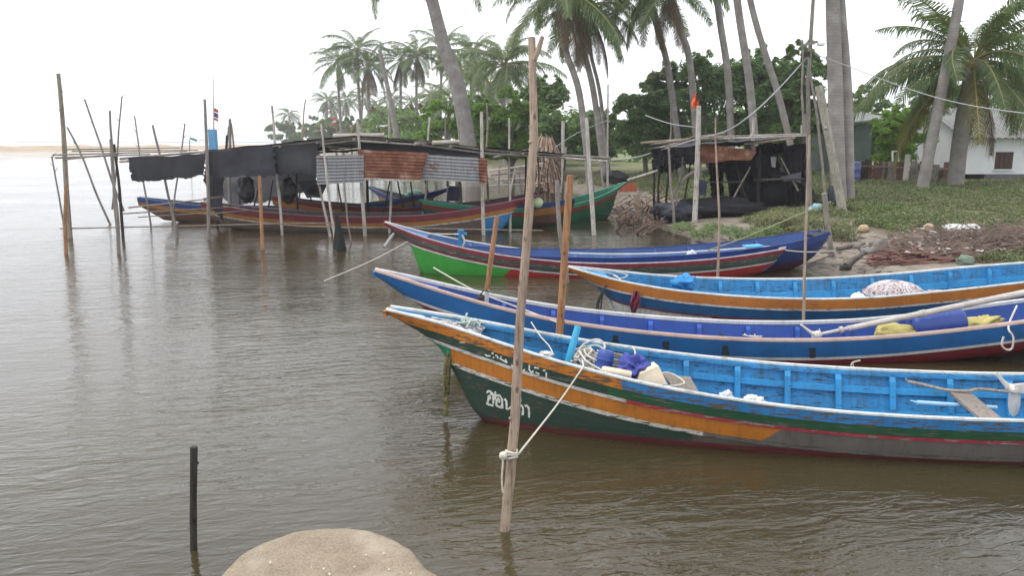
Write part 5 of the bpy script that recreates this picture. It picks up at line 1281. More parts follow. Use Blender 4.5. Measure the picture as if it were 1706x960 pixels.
# ------------------------------------------------------------------ coconut palms
leaf_palm = m_leaf('palm_leaflets', (.10, .145, .055), (.055, .085, .035), .42, .42)
leaf_palm_y = m_leaf('yellowing_leaflets', (.15, .14, .035), (.09, .09, .025), .30, .45)
leaf_dead = m_leaf('dead_leaflets', (.14, .095, .055), (.07, .045, .03), .15, .8)
stalk_m = m_plain('frond_stalk', (.21, .19, .06), .6, .25, 6, .1)
stalk_y = m_plain('frond_stalk_yellow', (.40, .29, .07), .6, .2, 6, .1)
trunk_m = N('palm_trunk'); v = trunk_m.coord((1, 1, 1)); wv = trunk_m.n('TexWave', wave_type='BANDS', bands_direction='Z'); wv.inputs['Scale'].default_value = 3.4; wv.inputs['Distortion'].default_value = 2.5; wv.inputs['Detail'].default_value = 3
trunk_m.l(v, wv.inputs['Vector']); f = trunk_m.noise(v, 2.2, 5, .65)
ct = trunk_m.ramp(f, [(.3, (.19, .17, .16)), (.55, (.27, .25, .235)), (.75, (.36, .345, .32))]); ct = trunk_m.mix(trunk_m.ramp(wv.outputs['Fac'], [(.0, (.16,) * 3), (.25, (0,) * 3)]), ct, (.11, .10, .09))
trunk_m.bsdf(ct, .9, trunk_m.bump(wv.outputs['Fac'], .18, .015), .2); TRUNK = trunk_m.m
def frond_mesh(el, curve, seed, dead=False, yellow=False, L=4.3, pairs=58, wind=0.0):
    rg = random.Random(seed); mb = MB()
    n = 14; p = Vector((0, 0, 0)); pts = [p.copy()]; dirs = []
    for i in range(n):
        t = (i + .5) / n; e = el - curve * (t ** 1.35)
        d = Vector((math.cos(e), wind * t * .4, math.sin(e))).normalized(); p = p + d * (L / n); pts.append(p.copy()); dirs.append(d)
    dirs.append(dirs[-1])
    rad = [.042 * (1 - .85 * i / n) + .005 for i in range(n + 1)]
    mb.tube(pts, rad, 5, mi=1)
    for k in range(pairs):
        t = .14 + .86 * (k + rg.uniform(-.3, .3)) / pairs; t = min(max(t, .12), .995); x = t * n; i = min(int(x), n - 1); f = x - i
        c = pts[i].lerp(pts[i + 1], f); d = dirs[i].lerp(dirs[i + 1], f).normalized()
        side = Vector((0, 1, 0)); up = side.cross(d) * -1
        ll = (1.02 * (math.sin(math.pi * min(t * .86 + .12, 1)) ** .7) + .12) * rg.uniform(.6, 1.15)
        for s in (-1, 1):
            drop = rg.uniform(.5, 1.35) if not dead else rg.uniform(1.4, 2.2)
            dv = (side * s * .78 + d * .62 + Vector((0, wind * .5, 0))).normalized()
            q1 = c + dv * ll * .45 + Vector((0, 0, -drop * .11 * ll)); q2 = c + (dv * .86) * ll * .86 + Vector((0, wind * .1, -drop * .52 * ll))
            w = .027
            wd = d * w
            mb.add([c - wd, c + wd, q1 + wd * 1.1, q1 - wd * 1.1], [(0, 1, 2, 3)])
            mb.add([q1 - wd * 1.1, q1 + wd * 1.1, q2], [(0, 1, 2)])
    me = bpy.data.meshes.new('frond'); me.from_pydata(mb.v, [], mb.f)
    me.materials.append(leaf_dead if dead else (leaf_palm_y if yellow else leaf_palm)); me.materials.append(leaf_dead if dead else (stalk_y if yellow else stalk_m))
    me.polygons.foreach_set('material_index', mb.mi); me.update(); return me
FR = {}
def frond(el_deg, seed, kind, wind):
    key = (int(round(el_deg / 12.0)) * 12, seed % 3, kind, round(wind, 1))
    if key not in FR:
        e = math.radians(key[0]); cv = math.radians({'live': 62 + 18 * key[1], 'yellow': 48 + 14 * key[1], 'dead': 30}[kind])
        if key[0] < 0 and kind != 'dead': cv *= .75
        FR[key] = frond_mesh(e, cv, 100 + len(FR), kind == 'dead', kind == 'yellow', wind=wind)
    return FR[key]
nut_m = m_plain('green_yellow_coconut', (.30, .24, .05), .5, .3, 5, .1)
def palm(label, bot, top, Yb, Yt=None, r0=.17, r1=.11, nf=22, fs=1.0, mids=(), crown=True, nuts=0, dead=3, yellow=0, seed=0, zg=None, wind=0.25, name='coconut_palm', group='coconut palms', lift=0.0, elmin=-30):
    b = aty(*bot, Yb); 
    b.z = gz(b.x, b.y) if zg is None else zg
    Yt = Yt or Yb
    t = aty(*top, Yt)
    mp = [aty(*m, Yb + (Yt - Yb) * (i + 1) / (len(mids) + 1)) for i, m in enumerate(mids)]
    root = thing(name, b, label, 'palm tree', group)
    ctl = [b - Vector((0, 0, .3)), b + Vector((0, 0, .05))] + mp + [t]; pts = []
    for i in range(len(ctl) - 1):
        p0 = ctl[max(i - 1, 0)]; p1 = ctl[i]; p2 = ctl[i + 1]; p3 = ctl[min(i + 2, len(ctl) - 1)]
        for k in range(12 if i else 2):
            s = k / (12 if i else 2); pts.append(0.5 * ((2 * p1) + (p2 - p0) * s + (2 * p0 - 5 * p1 + 4 * p2 - p3) * s * s + (3 * p1 - p0 - 3 * p2 + p3) * s ** 3))
    pts.append(t); m = len(pts); rs = []
    for i in range(m):
        u = i / (m - 1); rs.append((r0 + (r1 - r0) * u) * (1 + .28 * math.exp(-u * 18)) * (1 + .05 * noise.noise(Vector((u * 30, seed, 0)))))
    MB().tube(pts, rs, 10).build('trunk', TRUNK, root)
    if not crown: return root
    rg = random.Random(seed * 17 + 3)
    loc = t - b
    for i in range(nf):
        u = (i + .5) / nf; az = i * 2.39996 + rg.uniform(-.25, .25); el = 78 - (78 - elmin) * u + rg.uniform(-8, 8); kind = 'live'
        if i >= nf - yellow: kind = 'yellow'
        o = bpy.data.objects.new('frond', frond(el, i, kind, wind if math.sin(az) > -.4 else -wind)); o.parent = root; link(o)
        o.location = loc + Vector((math.cos(az) * r1 * .6, math.sin(az) * r1 * .6, .15 - .25 * u + lift)); o.rotation_euler = (rg.uniform(-.45, .45), rg.uniform(-.1, .1), az)
        s = fs * rg.uniform(.72, 1.1) * (.75 + .25 * min(1, u * 3)); o.scale = (s, s, s)
    for i in range(dead):
        az = rg.uniform(0, 6.28); o = bpy.data.objects.new('frond', frond(-64, i, 'dead', 0)); o.parent = root; link(o); o.location = loc + Vector((0, 0, -.2)); o.rotation_euler = (0, 0, az); s = fs * rg.uniform(.6, .85); o.scale = (s, s, s)
    for i in range(nuts):
        az = i * 1.1; c = t + Vector((math.cos(az) * .26, math.sin(az) * .26, -.12 - .1 * (i % 3)))
        MB().blob(c, (.14, .14, .17), .06, 1.5, i, 12, 8).build('coconut', nut_m, root)
    return root
# near right palm with yellow stalks
palm('bushy coconut palm with yellow drooping stalks and nuts beside the white house', (1592, 298), (1622, 100), 30, r0=.30, r1=.24, nf=44, fs=1.03, nuts=9, dead=2, yellow=5, seed=1, mids=((1603, 210),), wind=-.35, elmin=-40)
palm('smooth grey leaning palm trunk standing in the grass before the white house', (1538, 300), (1640, -260), 29, r0=.20, r1=.15, mids=((1567, 160), (1598, 0)), seed=2, nf=16, dead=2)
palm('thick palm trunk of the twin pair behind the leaning grey post', (1397, 330), (1384, -260), 24.3, r0=.23, r1=.18, mids=((1392, 160), (1387, -20)), seed=3, nf=16, dead=2)
palm('slimmer palm trunk of the twin pair, tight beside the thicker one', (1414, 328), (1392, -240), 24.6, r0=.17, r1=.14, mids=((1411, 160), (1398, -20)), seed=4, nf=16, dead=2)
palm('tall palm trunk slanting across the ragged shelter\'s roof with a crook near its foot', (1334, 262), (1205, -260), 33, r0=.14, r1=.11, mids=((1300, 170), (1250, 0)), seed=5, nf=18, dead=2)
palm('tall palm trunk rising behind the middle of the ragged shelter', (1264, 258), (1196, -260), 36, r0=.18, r1=.15, mids=((1250, 150), (1228, 0)), seed=6, nf=18, dead=2)
palm('tall palm trunk rising through the bushes behind the orange flag', (1222, 256), (1172, -250), 39, r0=.18, r1=.15, mids=((1213, 130), (1195, 0)), seed=7, nf=18, dead=2)
palm('palm with drooping crown leaning over the bushes behind the flag pole', (1166, 256), (1116, -24), 40, r0=.17, r1=.15, mids=((1150, 110), (1134, 50)), seed=8, nf=18, dead=4, fs=.9)
palm('palm leaning over the bushes with drooping crown beside its twin', (1138, 256), (1076, -28), 42, r0=.17, r1=.15, mids=((1114, 120), (1096, 50)), seed=9, nf=18, dead=4, fs=.9)
palm('full-crowned palm leaning towards the sea, foot behind the white-barked pole', (986, 262), (930, -20), 37, r0=.165, r1=.13, mids=((966, 160), (942, 80)), seed=10, nf=22, dead=2, fs=.95)
palm('full-crowned palm with a kinked leaning trunk beside the seaward one', (1010, 264), (956, -12), 40, r0=.165, r1=.13, mids=((990, 160), (972, 80)), seed=11, nf=22, dead=3, fs=.95)
palm('slender palm with small drooping crown in the leaning trio', (1016, 258), (982, 12), 44, r0=.11, r1=.09, mids=((1000, 160), (984, 85)), seed=12, nf=17, dead=4, fs=1.0)
palm('huge leaning grey palm trunk soaring over the middle of the long shelter', (792, 250), (690, -120), 46, r0=.52, r1=.30, mids=((764, 150), (738, 70)), seed=13, nf=18, dead=2, fs=1.2)
# middle distance crowns
MID = [((572, 240), (563, 103), 105, .95, 'shortest palm of the seaward clump behind the shelter'), ((606, 240), (595, 82), 100, 1.05, 'tallest palm of the seaward clump behind the shelter'), ((618, 240), (614, 108), 98, .98, 'shaggy palm of the seaward clump with hanging fronds'),
       ((672, 240), (668, 100), 100, .98, 'ragged palm just inland of the broken leaning trunk'), ((697, 240), (695, 92), 100, .98, 'straight palm between the broken trunk and the huge trunk'), ((734, 240), (738, 78), 105, 1.0, 'palm half hidden behind the huge leaning trunk'),
       ((786, 240), (787, 88), 95, 1.0, 'palm standing just inland of the huge leaning trunk'), ((842, 250), (840, 108), 66, 1.05, 'broad dense palm with arching fronds above the green bushes'), ((765, 245), (770, 120), 90, 1.0, 'low dense palm packed behind the huge trunk'), ((805, 246), (815, 140), 80, 1.0, 'low drooping palm beside the broad dense one'), ((745, 245), (752, 165), 75, .9, 'squat young palm under the huge leaning trunk')]
for i, (bt, tp, Y, fs, lb) in enumerate(MID):
    palm(lb, bt, tp, Y, r0=.20, r1=.15, nf=(19, 22, 17, 18, 21, 18, 20, 30, 22, 20, 18)[i], dead=(3, 2, 7, 6, 5, 4, 3, 2, 3, 4, 2)[i], fs=fs * 1.08, seed=30 + i, mids=(((bt[0] * .45 + tp[0] * .55) - 2, (bt[1] + tp[1]) / 2),))
FAR = [((546, 240), (545, 168), 190, 'small far palm standing alone left of the seaward clump\'s trunks'), ((578, 240), (576, 166), 190, 'small far palm between the trunks of the seaward clump'), ((480, 240), (481, 190), 270, 'lone tiny palm at the seaward tip of the tree line'), ((602, 240), (604, 160), 200, 'small far palm behind the tallest palm\'s trunk'), ((650, 240), (652, 165), 190, 'small far palm by the broken leaning trunk'), ((690, 240), (686, 170), 190, 'small far palm behind the straight palm\'s trunk'), ((712, 240), (720, 160), 170, 'small far palm at the edge of the bright bushes'), ((560, 240), (556, 182), 220, 'faint low palm in the haze of the tree line'), ((630, 240), (628, 178), 200, 'low palm at the foot of the seaward clump')]
for i, (bt, tp, Y, lb) in enumerate(FAR): palm(lb, bt, tp, Y, r0=.2, r1=.15, nf=20, dead=3, fs=1.15, seed=60 + i)
# broken leaning trunk
mb, b = px_stick((664, 242), (632, 82), 13, Y=48, wtop=.45, amp=.008, seed=70, sink=1, mids=[(650, 165)]); bt_ = thing('dead_tree', b, 'dead crownless leaning trunk with a pointed broken top', 'dead tree'); mb.build('trunk', TRUNK, bt_)

# ------------------------------------------------------------------ broadleaf trees and shrubs
def leaf_cloud(centers, n, size, seed, flat=.9):
    rs = np.random.RandomState(seed)
    C = np.array([c[:3] for c in centers], float); R = np.array([c[3:6] for c in centers], float)
    wgt = (R[:, 0] * R[:, 2]) ** 1.0; wgt /= wgt.sum()
    idx = rs.choice(len(C), n, p=wgt)
    d = rs.normal(size=(n, 3)); d /= np.linalg.norm(d, axis=1)[:, None]; d[:, 2] = np.where(d[:, 2] < -.35, -d[:, 2], d[:, 2])
    rad = 1 - np.abs(rs.normal(0, .26, n)); rad = np.clip(rad, .2, 1.12)
    # lumpy surface: boughs
    lump = np.array([noise.noise(Vector((float(a[0]) * 3.1, float(a[1]) * 3.1, float(a[2]) * 3.1 + float(i_)))) for a, i_ in zip(d, idx)])
    P = C[idx] + d * R[idx] * (rad * (1 + .30 * lump))[:, None]
    nrm = d * .8 + rs.normal(size=(n, 3)) * .42 + np.array([0, -.15, flat * .85]); nrm /= np.linalg.norm(nrm, axis=1)[:, None]
    ref = rs.normal(size=(n, 3)); a = np.cross(nrm, ref); a /= np.linalg.norm(a, axis=1)[:, None]; b = np.cross(nrm, a)
    s = size * rs.uniform(.45, 1.5, n)[:, None]
    q = np.stack([P - a * s, P - b * s * .42 + nrm * s * .1, P + a * s, P + b * s * .42 + nrm * s * .1], 1)
    return q.reshape(-1, 3), np.arange(n * 4).reshape(-1, 4)
LM = [m_leaf('leaves_bright', (.17, .29, .035), (.09, .16, .025), .5, .5), m_leaf('leaves_mid', (.14, .225, .08), (.085, .14, .05), .5, .5), m_leaf('leaves_dull', (.165, .225, .10), (.10, .14, .062), .5, .55), m_leaf('leaves_olive', (.22, .225, .12), (.12, .13, .07), .45, .6)]
bark = m_plain('grey_bark', (.14, .12, .10), .95, .35, 5, .6)
def tree(label, cx, cyt, wpx, hpx, Y, mat, seed, n=5000, size=.17, blobs=9, name='broadleaf_tree', group='broadleaf trees behind the shore', base=None, airy=1.0):
    k = Y / FPX; c = aty(cx, cyt, Y); gb = gz(c.x, c.y); root = thing(name, Vector((c.x, c.y, gb)), label, 'tree', group)
    rg = random.Random(seed); W, Hh = wpx * k, hpx * k; cs = []
    for i in range(blobs * 2):
        a = rg.uniform(0, 6.28); rr = rg.uniform(.15, .9); hh = rg.uniform(-1.0, .85)
        sc = math.sqrt(max(.10, 1 - hh * hh * .9))
        r = rg.uniform(.20, .42) * min(W, Hh * 1.2)
        cs.append((c.x + math.cos(a) * rr * W * sc, c.y + math.sin(a) * rr * W * .5, max(c.z + hh * Hh, gb + r * .45), r * rg.uniform(.8, 1.35) * airy, r * .9 * airy, r * rg.uniform(.55, .9) * airy))
    for i in range(10):                        # leafy shoots breaking the outline
        a = rg.uniform(-1, 1); x = c.x + a * W * .85; z = c.z + Hh * (math.sqrt(max(0.05, 1 - a * a)) * rg.uniform(.85, 1.15))
        for k in range(3): cs.append((x + rg.gauss(0, .12), c.y + rg.gauss(0, .4), z + k * .22, .26 - .06 * k, .26, .2))
    V, Fq = leaf_cloud(cs, n, size, seed); V = V - np.array([c.x, c.y, gb])
    np_mesh('crown', V, Fq, LM[mat], root)
    mb = MB(); base_p = Vector((c.x, c.y, gb - .3)); fork = Vector((c.x + rg.uniform(-.2, .2), c.y, gb + max(.5, (c.z - gb) * .35)))
    r0 = .05 + .035 * (c.z - gb); mb.tube([base_p, base_p.lerp(fork, .5) + Vector((.08, 0, 0)), fork], [r0 * 1.3, r0, r0 * .85], 8)
    for q in cs[:7]:
        e = Vector(q[:3]); mb.tube([fork, fork.lerp(e, .5) + Vector((0, 0, .2)), e], [r0 * .6, r0 * .4, r0 * .14], 6)
    mb.build('trunk', bark, root); return root
TREES = [('bright green mangrove bush behind the zinc sheets of the long shelter', 762, 214, 72, 38, 50, 0, 7000), ('bright green rounded bush behind the forked pole\'s upper half', 850, 214, 70, 46, 48, 0, 7000), ('dark green bush behind the shelter\'s inland end', 905, 200, 55, 55, 52, 1, 6000), ('dense bush beside the leaning palm trio', 1000, 232, 45, 30, 50, 2, 5000),
    ('dense green tree between the leaning palms and the flag pole', 1075, 212, 62, 48, 44, 1, 8000), ('tall airy tree whose thin top twigs reach above the others', 1112, 172, 45, 52, 46, 2, 4500), ('broad tree behind the orange flag', 1185, 178, 75, 72, 43, 1, 9000), ('broad tree with dense crown behind the ragged shelter\'s roof', 1265, 175, 70, 72, 43, 1, 9000),
    ('dark rounded tree behind the lamp pole', 1330, 170, 62, 70, 38, 1, 9000), ('low tree filling the gap left of the twin trunks', 1300, 225, 70, 45, 41, 1, 7000), ('low bush in shade under the broad trees', 1140, 232, 80, 36, 47, 1, 6000), ('low dark bush behind the palm stump', 940, 235, 60, 30, 46, 1, 5000),
    ('leafy tree under the right-hand palm\'s drooping fronds', 1500, 236, 52, 34, 37, 0, 5000), ('dark tree between the twin trunks and the bushy palm', 1440, 215, 45, 50, 46, 1, 5000), ('dark tree behind the bushy palm\'s crown', 1570, 200, 60, 60, 48, 1, 6000), ('tree behind the white house roof', 1690, 180, 70, 60, 52, 1, 6000)]
for i, (lb, cx, cy, wp, hp, Y, mt, n) in enumerate(TREES): tree(lb, cx, cy, wp, hp, Y, mt, 200 + i, int(n * 3.6), size=(.085 + .03 * (i % 3) / 2) * Y / 44, blobs=16 + i % 5)
FT = [('low green shrubs at the seaward tip of the tree line', 476, 222, 34, 15, 190, 2, 3000), ('rounded shrub mass near the tip of the tree line', 530, 218, 38, 20, 170, 2, 3500), ('shrubs behind the pole tripod end of the shelter', 585, 220, 40, 18, 140, 2, 3500), ('feathery olive trees behind the rolled cloth on the roof', 640, 212, 44, 28, 110, 3, 5000), ('feathery pale olive trees near the huge trunk', 700, 210, 40, 30, 95, 3, 5000), ('olive undergrowth below the seaward palm clump', 615, 225, 45, 16, 95, 3, 4000), ('green undergrowth below the huge leaning trunk', 725, 222, 40, 20, 75, 2, 4000), ('far shrub mass behind the olive trees', 560, 226, 60, 12, 130, 3, 3000), ('green thicket under the squat young palm', 800, 205, 40, 35, 70, 1, 5000)]
for i, (lb, cx, cy, wp, hp, Y, mt, n) in enumerate(FT): tree(lb, cx, cy, wp, hp, Y, mt, 240 + i, int(n * 2.6), size=.105 * Y / 50, blobs=12, airy=.9 if mt == 3 else 1)
# far wood closing the view inland
cs = []; rg = random.Random(8)
for i in range(130):
    x = -16 + i * 1.15; y = 66 + 14 * math.sin(i * .7) + max(0, -x) * 2.2; z = 1.2
    cs.append((x + rg.uniform(-2, 2), y + rg.uniform(-5, 5), z + rg.uniform(-.3, 2.4), 3.0, 2.6, 1.7))
V, Fq = leaf_cloud(cs, 70000, .28, 77); o = np_mesh('far_wood', V, Fq, LM[1]); tag(o, 'dark wood closing the view behind the palms', 'wood', kind='stuff')

# ------------------------------------------------------------------ ground cover on the bank
def onland(u, v, lift=.02):
    h = GROUND_BVH.ray_cast(EYEV, ray(u, v).normalized())
    p = h[0] if h[0] is not None else atz(u, v, .2)
    return Vector((p.x, p.y, max(p.z, 0) + lift))
CLEAR = [(onland(1400, 352, .08), .3), (onland(1438, 387, .08), .34), (onland(1546, 386, .08), .26), (onland(1602, 394, .1), .55), (onland(1581, 399, .06), .3)]
def ground_cover():
    rs = np.random.RandomState(5); n = 800000
    Yr = 12 / (1 - rs.random_sample(n) * (1 - 12 / 46.0)); U = rs.uniform(870, 1800, n)
    X = (U - 853) / FPX * Yr
    d = sdist(X, Yr)
    nn = np.array([noise.noise(Vector((float(a) * .55, float(b) * .55, 2.0))) for a, b in zip(X, Yr)])
    keep = (d + nn * 1.3 > 2.5) & ~((X > 4.0) & (X < 9.4) & (Yr > YH - 1.0) & (Yr < YH + 5) & (d < 6.0)) & (rs.random_sample(n) < np.clip(.8 + nn * .8, .25, 1)) & (d > 1.7)
    keep &= (Yr > 13.2)
    keep &= (nn > -.42) & ~((Yr > 33) & (U > 1600))
    for p_, r_ in CLEAR: keep &= ~((X - p_.x) ** 2 / r_ ** 2 + (Yr - p_.y + .25) ** 2 / (r_ * 2.2) ** 2 < 1)
    X, Yr, d, nn, U = X[keep], Yr[keep], d[keep], nn[keep], U[keep]
    Z = ground_z(X, Yr)
    vpx = 480 - FPX * (Yr * ST + (Z + .1 - EYE) * CT) / (Yr * CT - (Z + .1 - EYE) * ST)
    k2 = ~((U > 1470 + 60 * nn) & (vpx > 404 + 14 * nn - (U - 1600) * .05) & (rs.random_sample(len(X)) < .62))
    X, Yr, d, nn, Z = X[k2], Yr[k2], d[k2], nn[k2], Z[k2]
    m = len(X)
    bush = np.exp(-(((X - 6.6) / 1.6) ** 2 + ((Yr - 19.6) / 2.0) ** 2))
    n3 = np.array([noise.noise(Vector((float(a) * 2.1, float(b) * 2.1, 7.0))) for a, b in zip(X, Yr)])
    h = (.04 + .12 * np.clip(nn + .5, 0, 1.2) + .22 * np.clip(n3, 0, 1)) + .42 * bush
    zz_ = Z + h * rs.random_sample(m) ** .7 + .01
    s = (.012 + .00062 * Yr) * rs.uniform(.7, 1.5, m)
    nrm = rs.normal(size=(m, 3)) * .55 + np.array([0, -.15, .75]); nrm /= np.linalg.norm(nrm, axis=1)[:, None]
    ref = rs.normal(size=(m, 3)); a = np.cross(nrm, ref); a /= np.linalg.norm(a, axis=1)[:, None]; b = np.cross(nrm, a)
    P = np.stack([X, Yr, zz_], 1); s = s[:, None]
    q = np.stack([P - a * s, P - b * s * .55, P + a * s, P + b * s * .55], 1).reshape(-1, 3)
    g = N('creeping_leaves'); ge = g.n('NewGeometry'); ps = g.pos(); f = g.noise(ps, .55, 4, .6)
    c1 = g.ramp(ge.outputs['Random Per Island'], [(0, (.045, .085, .025)), (.45, (.115, .185, .05)), (.8, (.175, .25, .085)), (.93, (.27, .25, .14)), (1, (.33, .28, .22))])
    c2 = g.ramp(ge.outputs['Random Per Island'], [(0, (.065, .09, .035)), (.5, (.165, .20, .085)), (1, (.30, .30, .17))])
    c = g.mix(g.ramp(f, [(.4, (0,) * 3), (.62, (1,) * 3)]), c1, c2); p = g.bsdf(c, .6, None, .3)
    tr = g.n('BsdfTranslucent'); g.l(c, tr.inputs['Color']); mx = g.n('MixShader'); mx.inputs[0].default_value = .3; g.l(p.outputs[0], mx.inputs[1]); g.l(tr.outputs[0], mx.inputs[2]); g.l(mx.outputs[0], g.out.inputs['Surface'])
    o = np_mesh('ground_cover', q, np.arange(m * 4).reshape(-1, 4), g.m); tag(o, 'creeping green plants covering the bank', 'plants', kind='stuff')
    # thin stems standing above the leaves
    sel = rs.choice(m, 9000, replace=False); mbv = []; 
    p0 = np.stack([X[sel], Yr[sel], Z[sel]], 1); hh = (.10 + .18 * rs.random_sample(9000) + .4 * bush[sel]); dv = rs.normal(0, .35, (9000, 2)) * hh[:, None]
    p1 = p0 + np.stack([dv[:, 0], dv[:, 1], hh], 1); wv = np.array([.006, 0, 0]) * (Yr[sel] / 18)[:, None]
    q = np.stack([p0 - wv, p0 + wv, p1 + wv * .3, p1 - wv * .3], 1).reshape(-1, 3)
    o = np_mesh('grass_stems', q, np.arange(9000 * 4).reshape(-1, 4), m_leaf('stems', (.20, .17, .10), (.11, .11, .05), .2, .7)); tag(o, 'thin dry stems standing in the creeping plants', 'grass', kind='stuff')
ground_cover()
for i, (u, v, mat_, lb) in enumerate(((1304, 352, 1, 'straggly leafy bush on the bank beside the ragged shelter'), (1246, 366, 0, 'low leafy bush at the mud edge in front of the black net heap'))):
    Y = 19.6 - i * .8; c = aty(u, v, Y); gb = gz(c.x, c.y); root = thing('bank_bush', (c.x, c.y, gb), lb, 'bush', 'bushes on the bank')
    cs = []; rg = random.Random(50 + i)
    for k in range(12): cs.append((c.x + rg.gauss(0, .55), c.y + rg.gauss(0, .5), gb + rg.uniform(.1, .5 - .15 * i), .32, .3, .2))
    V, Fq = leaf_cloud(cs, 6000, .034, 300 + i); np_mesh('leaves', V - np.array([c.x, c.y, gb]), Fq, LM[3 if i == 0 else 2], root)
    mb = MB()
    for q in cs: mb.tube([Vector((c.x, c.y, gb - .1)), Vector(q[:3]) + Vector((0, 0, .2))], [.012, .004], 5)
    mb.build('stems', bark, root)

# ------------------------------------------------------------------ house, outbuildings, junk
YHs = 36.0
hs = thing('white_house', aty(1650, 302, YHs), 'low white house with grey corrugated roof and a brown shutter', 'house')
zg = gz(aty(1650, 300, YHs).x, YHs) - .1
def W(u, v, Y): return aty(u, v, Y)
wall_m = m_plain('whitewash', (.62, .63, .66), .9, .1, 1.2, .15); base_m = m_plain('dark_plinth', (.10, .10, .105), .9, .25, 2, .3)
xl, xr_ = W(1606, 260, YHs).x, W(1606, 260, YHs).x + 9.5
zt_ = W(1650, 231, YHs).z; zb_ = W(1650, 290, YHs).z
wx0, wx1, wz0, wz1 = W(1656, 282, YHs).x, W(1686, 282, YHs).x, W(1656, 282, YHs).z, W(1656, 253, YHs).z
mb = MB()
for (a, b, c, d) in ((xl, wx0, zb_, zt_), (wx1, xr_, zb_, zt_), (wx0, wx1, zb_, wz0), (wx0, wx1, wz1, zt_)): mb.box(((a + b) / 2, YHs + .1, (c + d) / 2), (b - a, .2, d - c))
mb.box((xl + .1, YHs + 3.2, (zb_ + zt_) / 2), (.2, 6.0, zt_ - zb_)); mb.box((xr_ - .1, YHs + 3.2, (zb_ + zt_) / 2), (.2, 6.0, zt_ - zb_)); mb.box(((xl + xr_) / 2, YHs + 6.3, (zb_ + zt_) / 2), (xr_ - xl, .2, zt_ - zb_))
mb.build('wall', wall_m, hs, smooth=False)
mb = MB(); mb.box(((xl + xr_) / 2 + .5, YHs + .05, (zb_ + zg) / 2 - .1), (xr_ - xl - .9, .36, zb_ - zg + .19)); mb.build('plinth', base_m, hs, smooth=False)
wi = MB().box(((wx0 + wx1) / 2, YHs + .05, (wz0 + wz1) / 2), (wx1 - wx0 - .02, .06, wz1 - wz0 - .02)).build('shutter', m_wood('brown_shutter', (.075, .045, .04), (.04, .024, .022)), hs, smooth=False)
for k in range(4): MB().box((wx0 + (wx1 - wx0) * (k + .5) / 4, YHs + .005, (wz0 + wz1) / 2), ((wx1 - wx0) / 4 - .02, .03, wz1 - wz0 - .05)).build('slat', MAT['brown_shutter'], wi, smooth=False)
MB().box(((wx0 + wx1) / 2, YHs - .03, wz0 - .03), (wx1 - wx0 + .1, .12, .05)).build('sill', wall_m, hs, smooth=False)
roof_m = m_plain('grey_fibre_cement', (.19, .188, .185), .9, .25, .9, .3)
rows = []
for i in range(140):
    x = xl - .35 + (xr_ - xl + .7) * i / 139; dz = .03 * math.sin(i * math.pi / 2 + .5)
    rows.append([Vector((x, YHs - .5, zt_ + .03 + dz)), Vector((x, YHs + 1.4, zt_ + .75 + dz)), Vector((x, YHs + 3.2, zt_ + 1.45 + dz)), Vector((x, YHs + 5, zt_ + .75 + dz)), Vector((x, YHs + 6.8, zt_ + .03 + dz))])
MB().grid(rows, flip=True).build('roof', roof_m, hs, smooth=False)
MB().add([Vector((xl + .01, YHs, zt_)), Vector((xl + .01, YHs + 6.4, zt_)), Vector((xl + .01, YHs + 3.2, zt_ + 1.35)), Vector((xl + .2, YHs, zt_)), Vector((xl + .2, YHs + 6.4, zt_)), Vector((xl + .2, YHs + 3.2, zt_ + 1.35))], [(0, 2, 1), (3, 4, 5), (0, 3, 5, 2), (1, 2, 5, 4)]).build('gable', wall_m, hs, smooth=False)
s2 = thing('shed', aty(1440, 290, 42), 'small greenish shed with sloping grey roof behind the twin trunks', 'shed')
c = aty(1418, 240, 42); zg2 = gz(c.x, 42)
mb = MB(); x0, x1, z1 = aty(1385, 240, 42).x, aty(1452, 240, 42).x, aty(1418, 208, 42).z; mb.box(((x0 + x1) / 2, 44, (zg2 + z1) / 2), (x1 - x0, 4, z1 - zg2)); mb.build('wall', m_plain('grey_green_boards', (.11, .14, .13), .9, .25, 1.5, .3), s2, smooth=False)
mb = MB(); mb.add([Vector((x0 - .4, 41.4, z1 + .02)), Vector((x1 + .6, 41.4, z1 + .35)), Vector((x1 + .6, 46.6, z1 + .95)), Vector((x0 - .4, 46.6, z1 + .6))] + [Vector((x0 - .4, 41.4, z1 - .06)), Vector((x1 + .6, 41.4, z1 + .27)), Vector((x1 + .6, 46.6, z1 + .87)), Vector((x0 - .4, 46.6, z1 + .52))], [(0, 1, 2, 3), (7, 6, 5, 4), (0, 4, 5, 1), (1, 5, 6, 2), (2, 6, 7, 3), (3, 7, 4, 0)]); mb.build('roof', roof_m, s2, smooth=False)
fn = thing('scrap_fence', aty(1480, 297, 33.5), 'patched brown fence of scrap boards and sheets before the leafy tree', 'fence')
scr = [m_plain('scrap_brown', (.15, .085, .065), .9, .4, 3, .4), m_plain('scrap_grey', (.22, .20, .18), .9, .3, 3, .4), m_plain('scrap_red', (.13, .06, .05), .9, .4, 3, .4)]
rgf = random.Random(19); u0 = 1430; i = 0
while u0 < 1588:
    wd_ = rgf.uniform(5, 15); u1 = u0 + wd_
    if not 1500 < u0 < 1512:
        v0 = 266 + (u0 - 1430) * .06 + rgf.uniform(-5, 6); p, q = aty(u0, v0, 33.5), aty(u1, v0, 33.5); z0 = gz(p.x, 33.5) - .1; yy = 33.5 + .06 * (i % 3)
        mb = MB(); mb.box(((p.x + q.x) / 2, yy, (p.z + z0) / 2), (q.x - p.x + .02, .035, p.z - z0), Matrix.Rotation(rgf.uniform(-.1, .1), 3, 'Y')); mb.build('board', rgf.choice(scr + [wood_grey, wood_dark]), fn, smooth=False)
    u0 = u1; i += 1
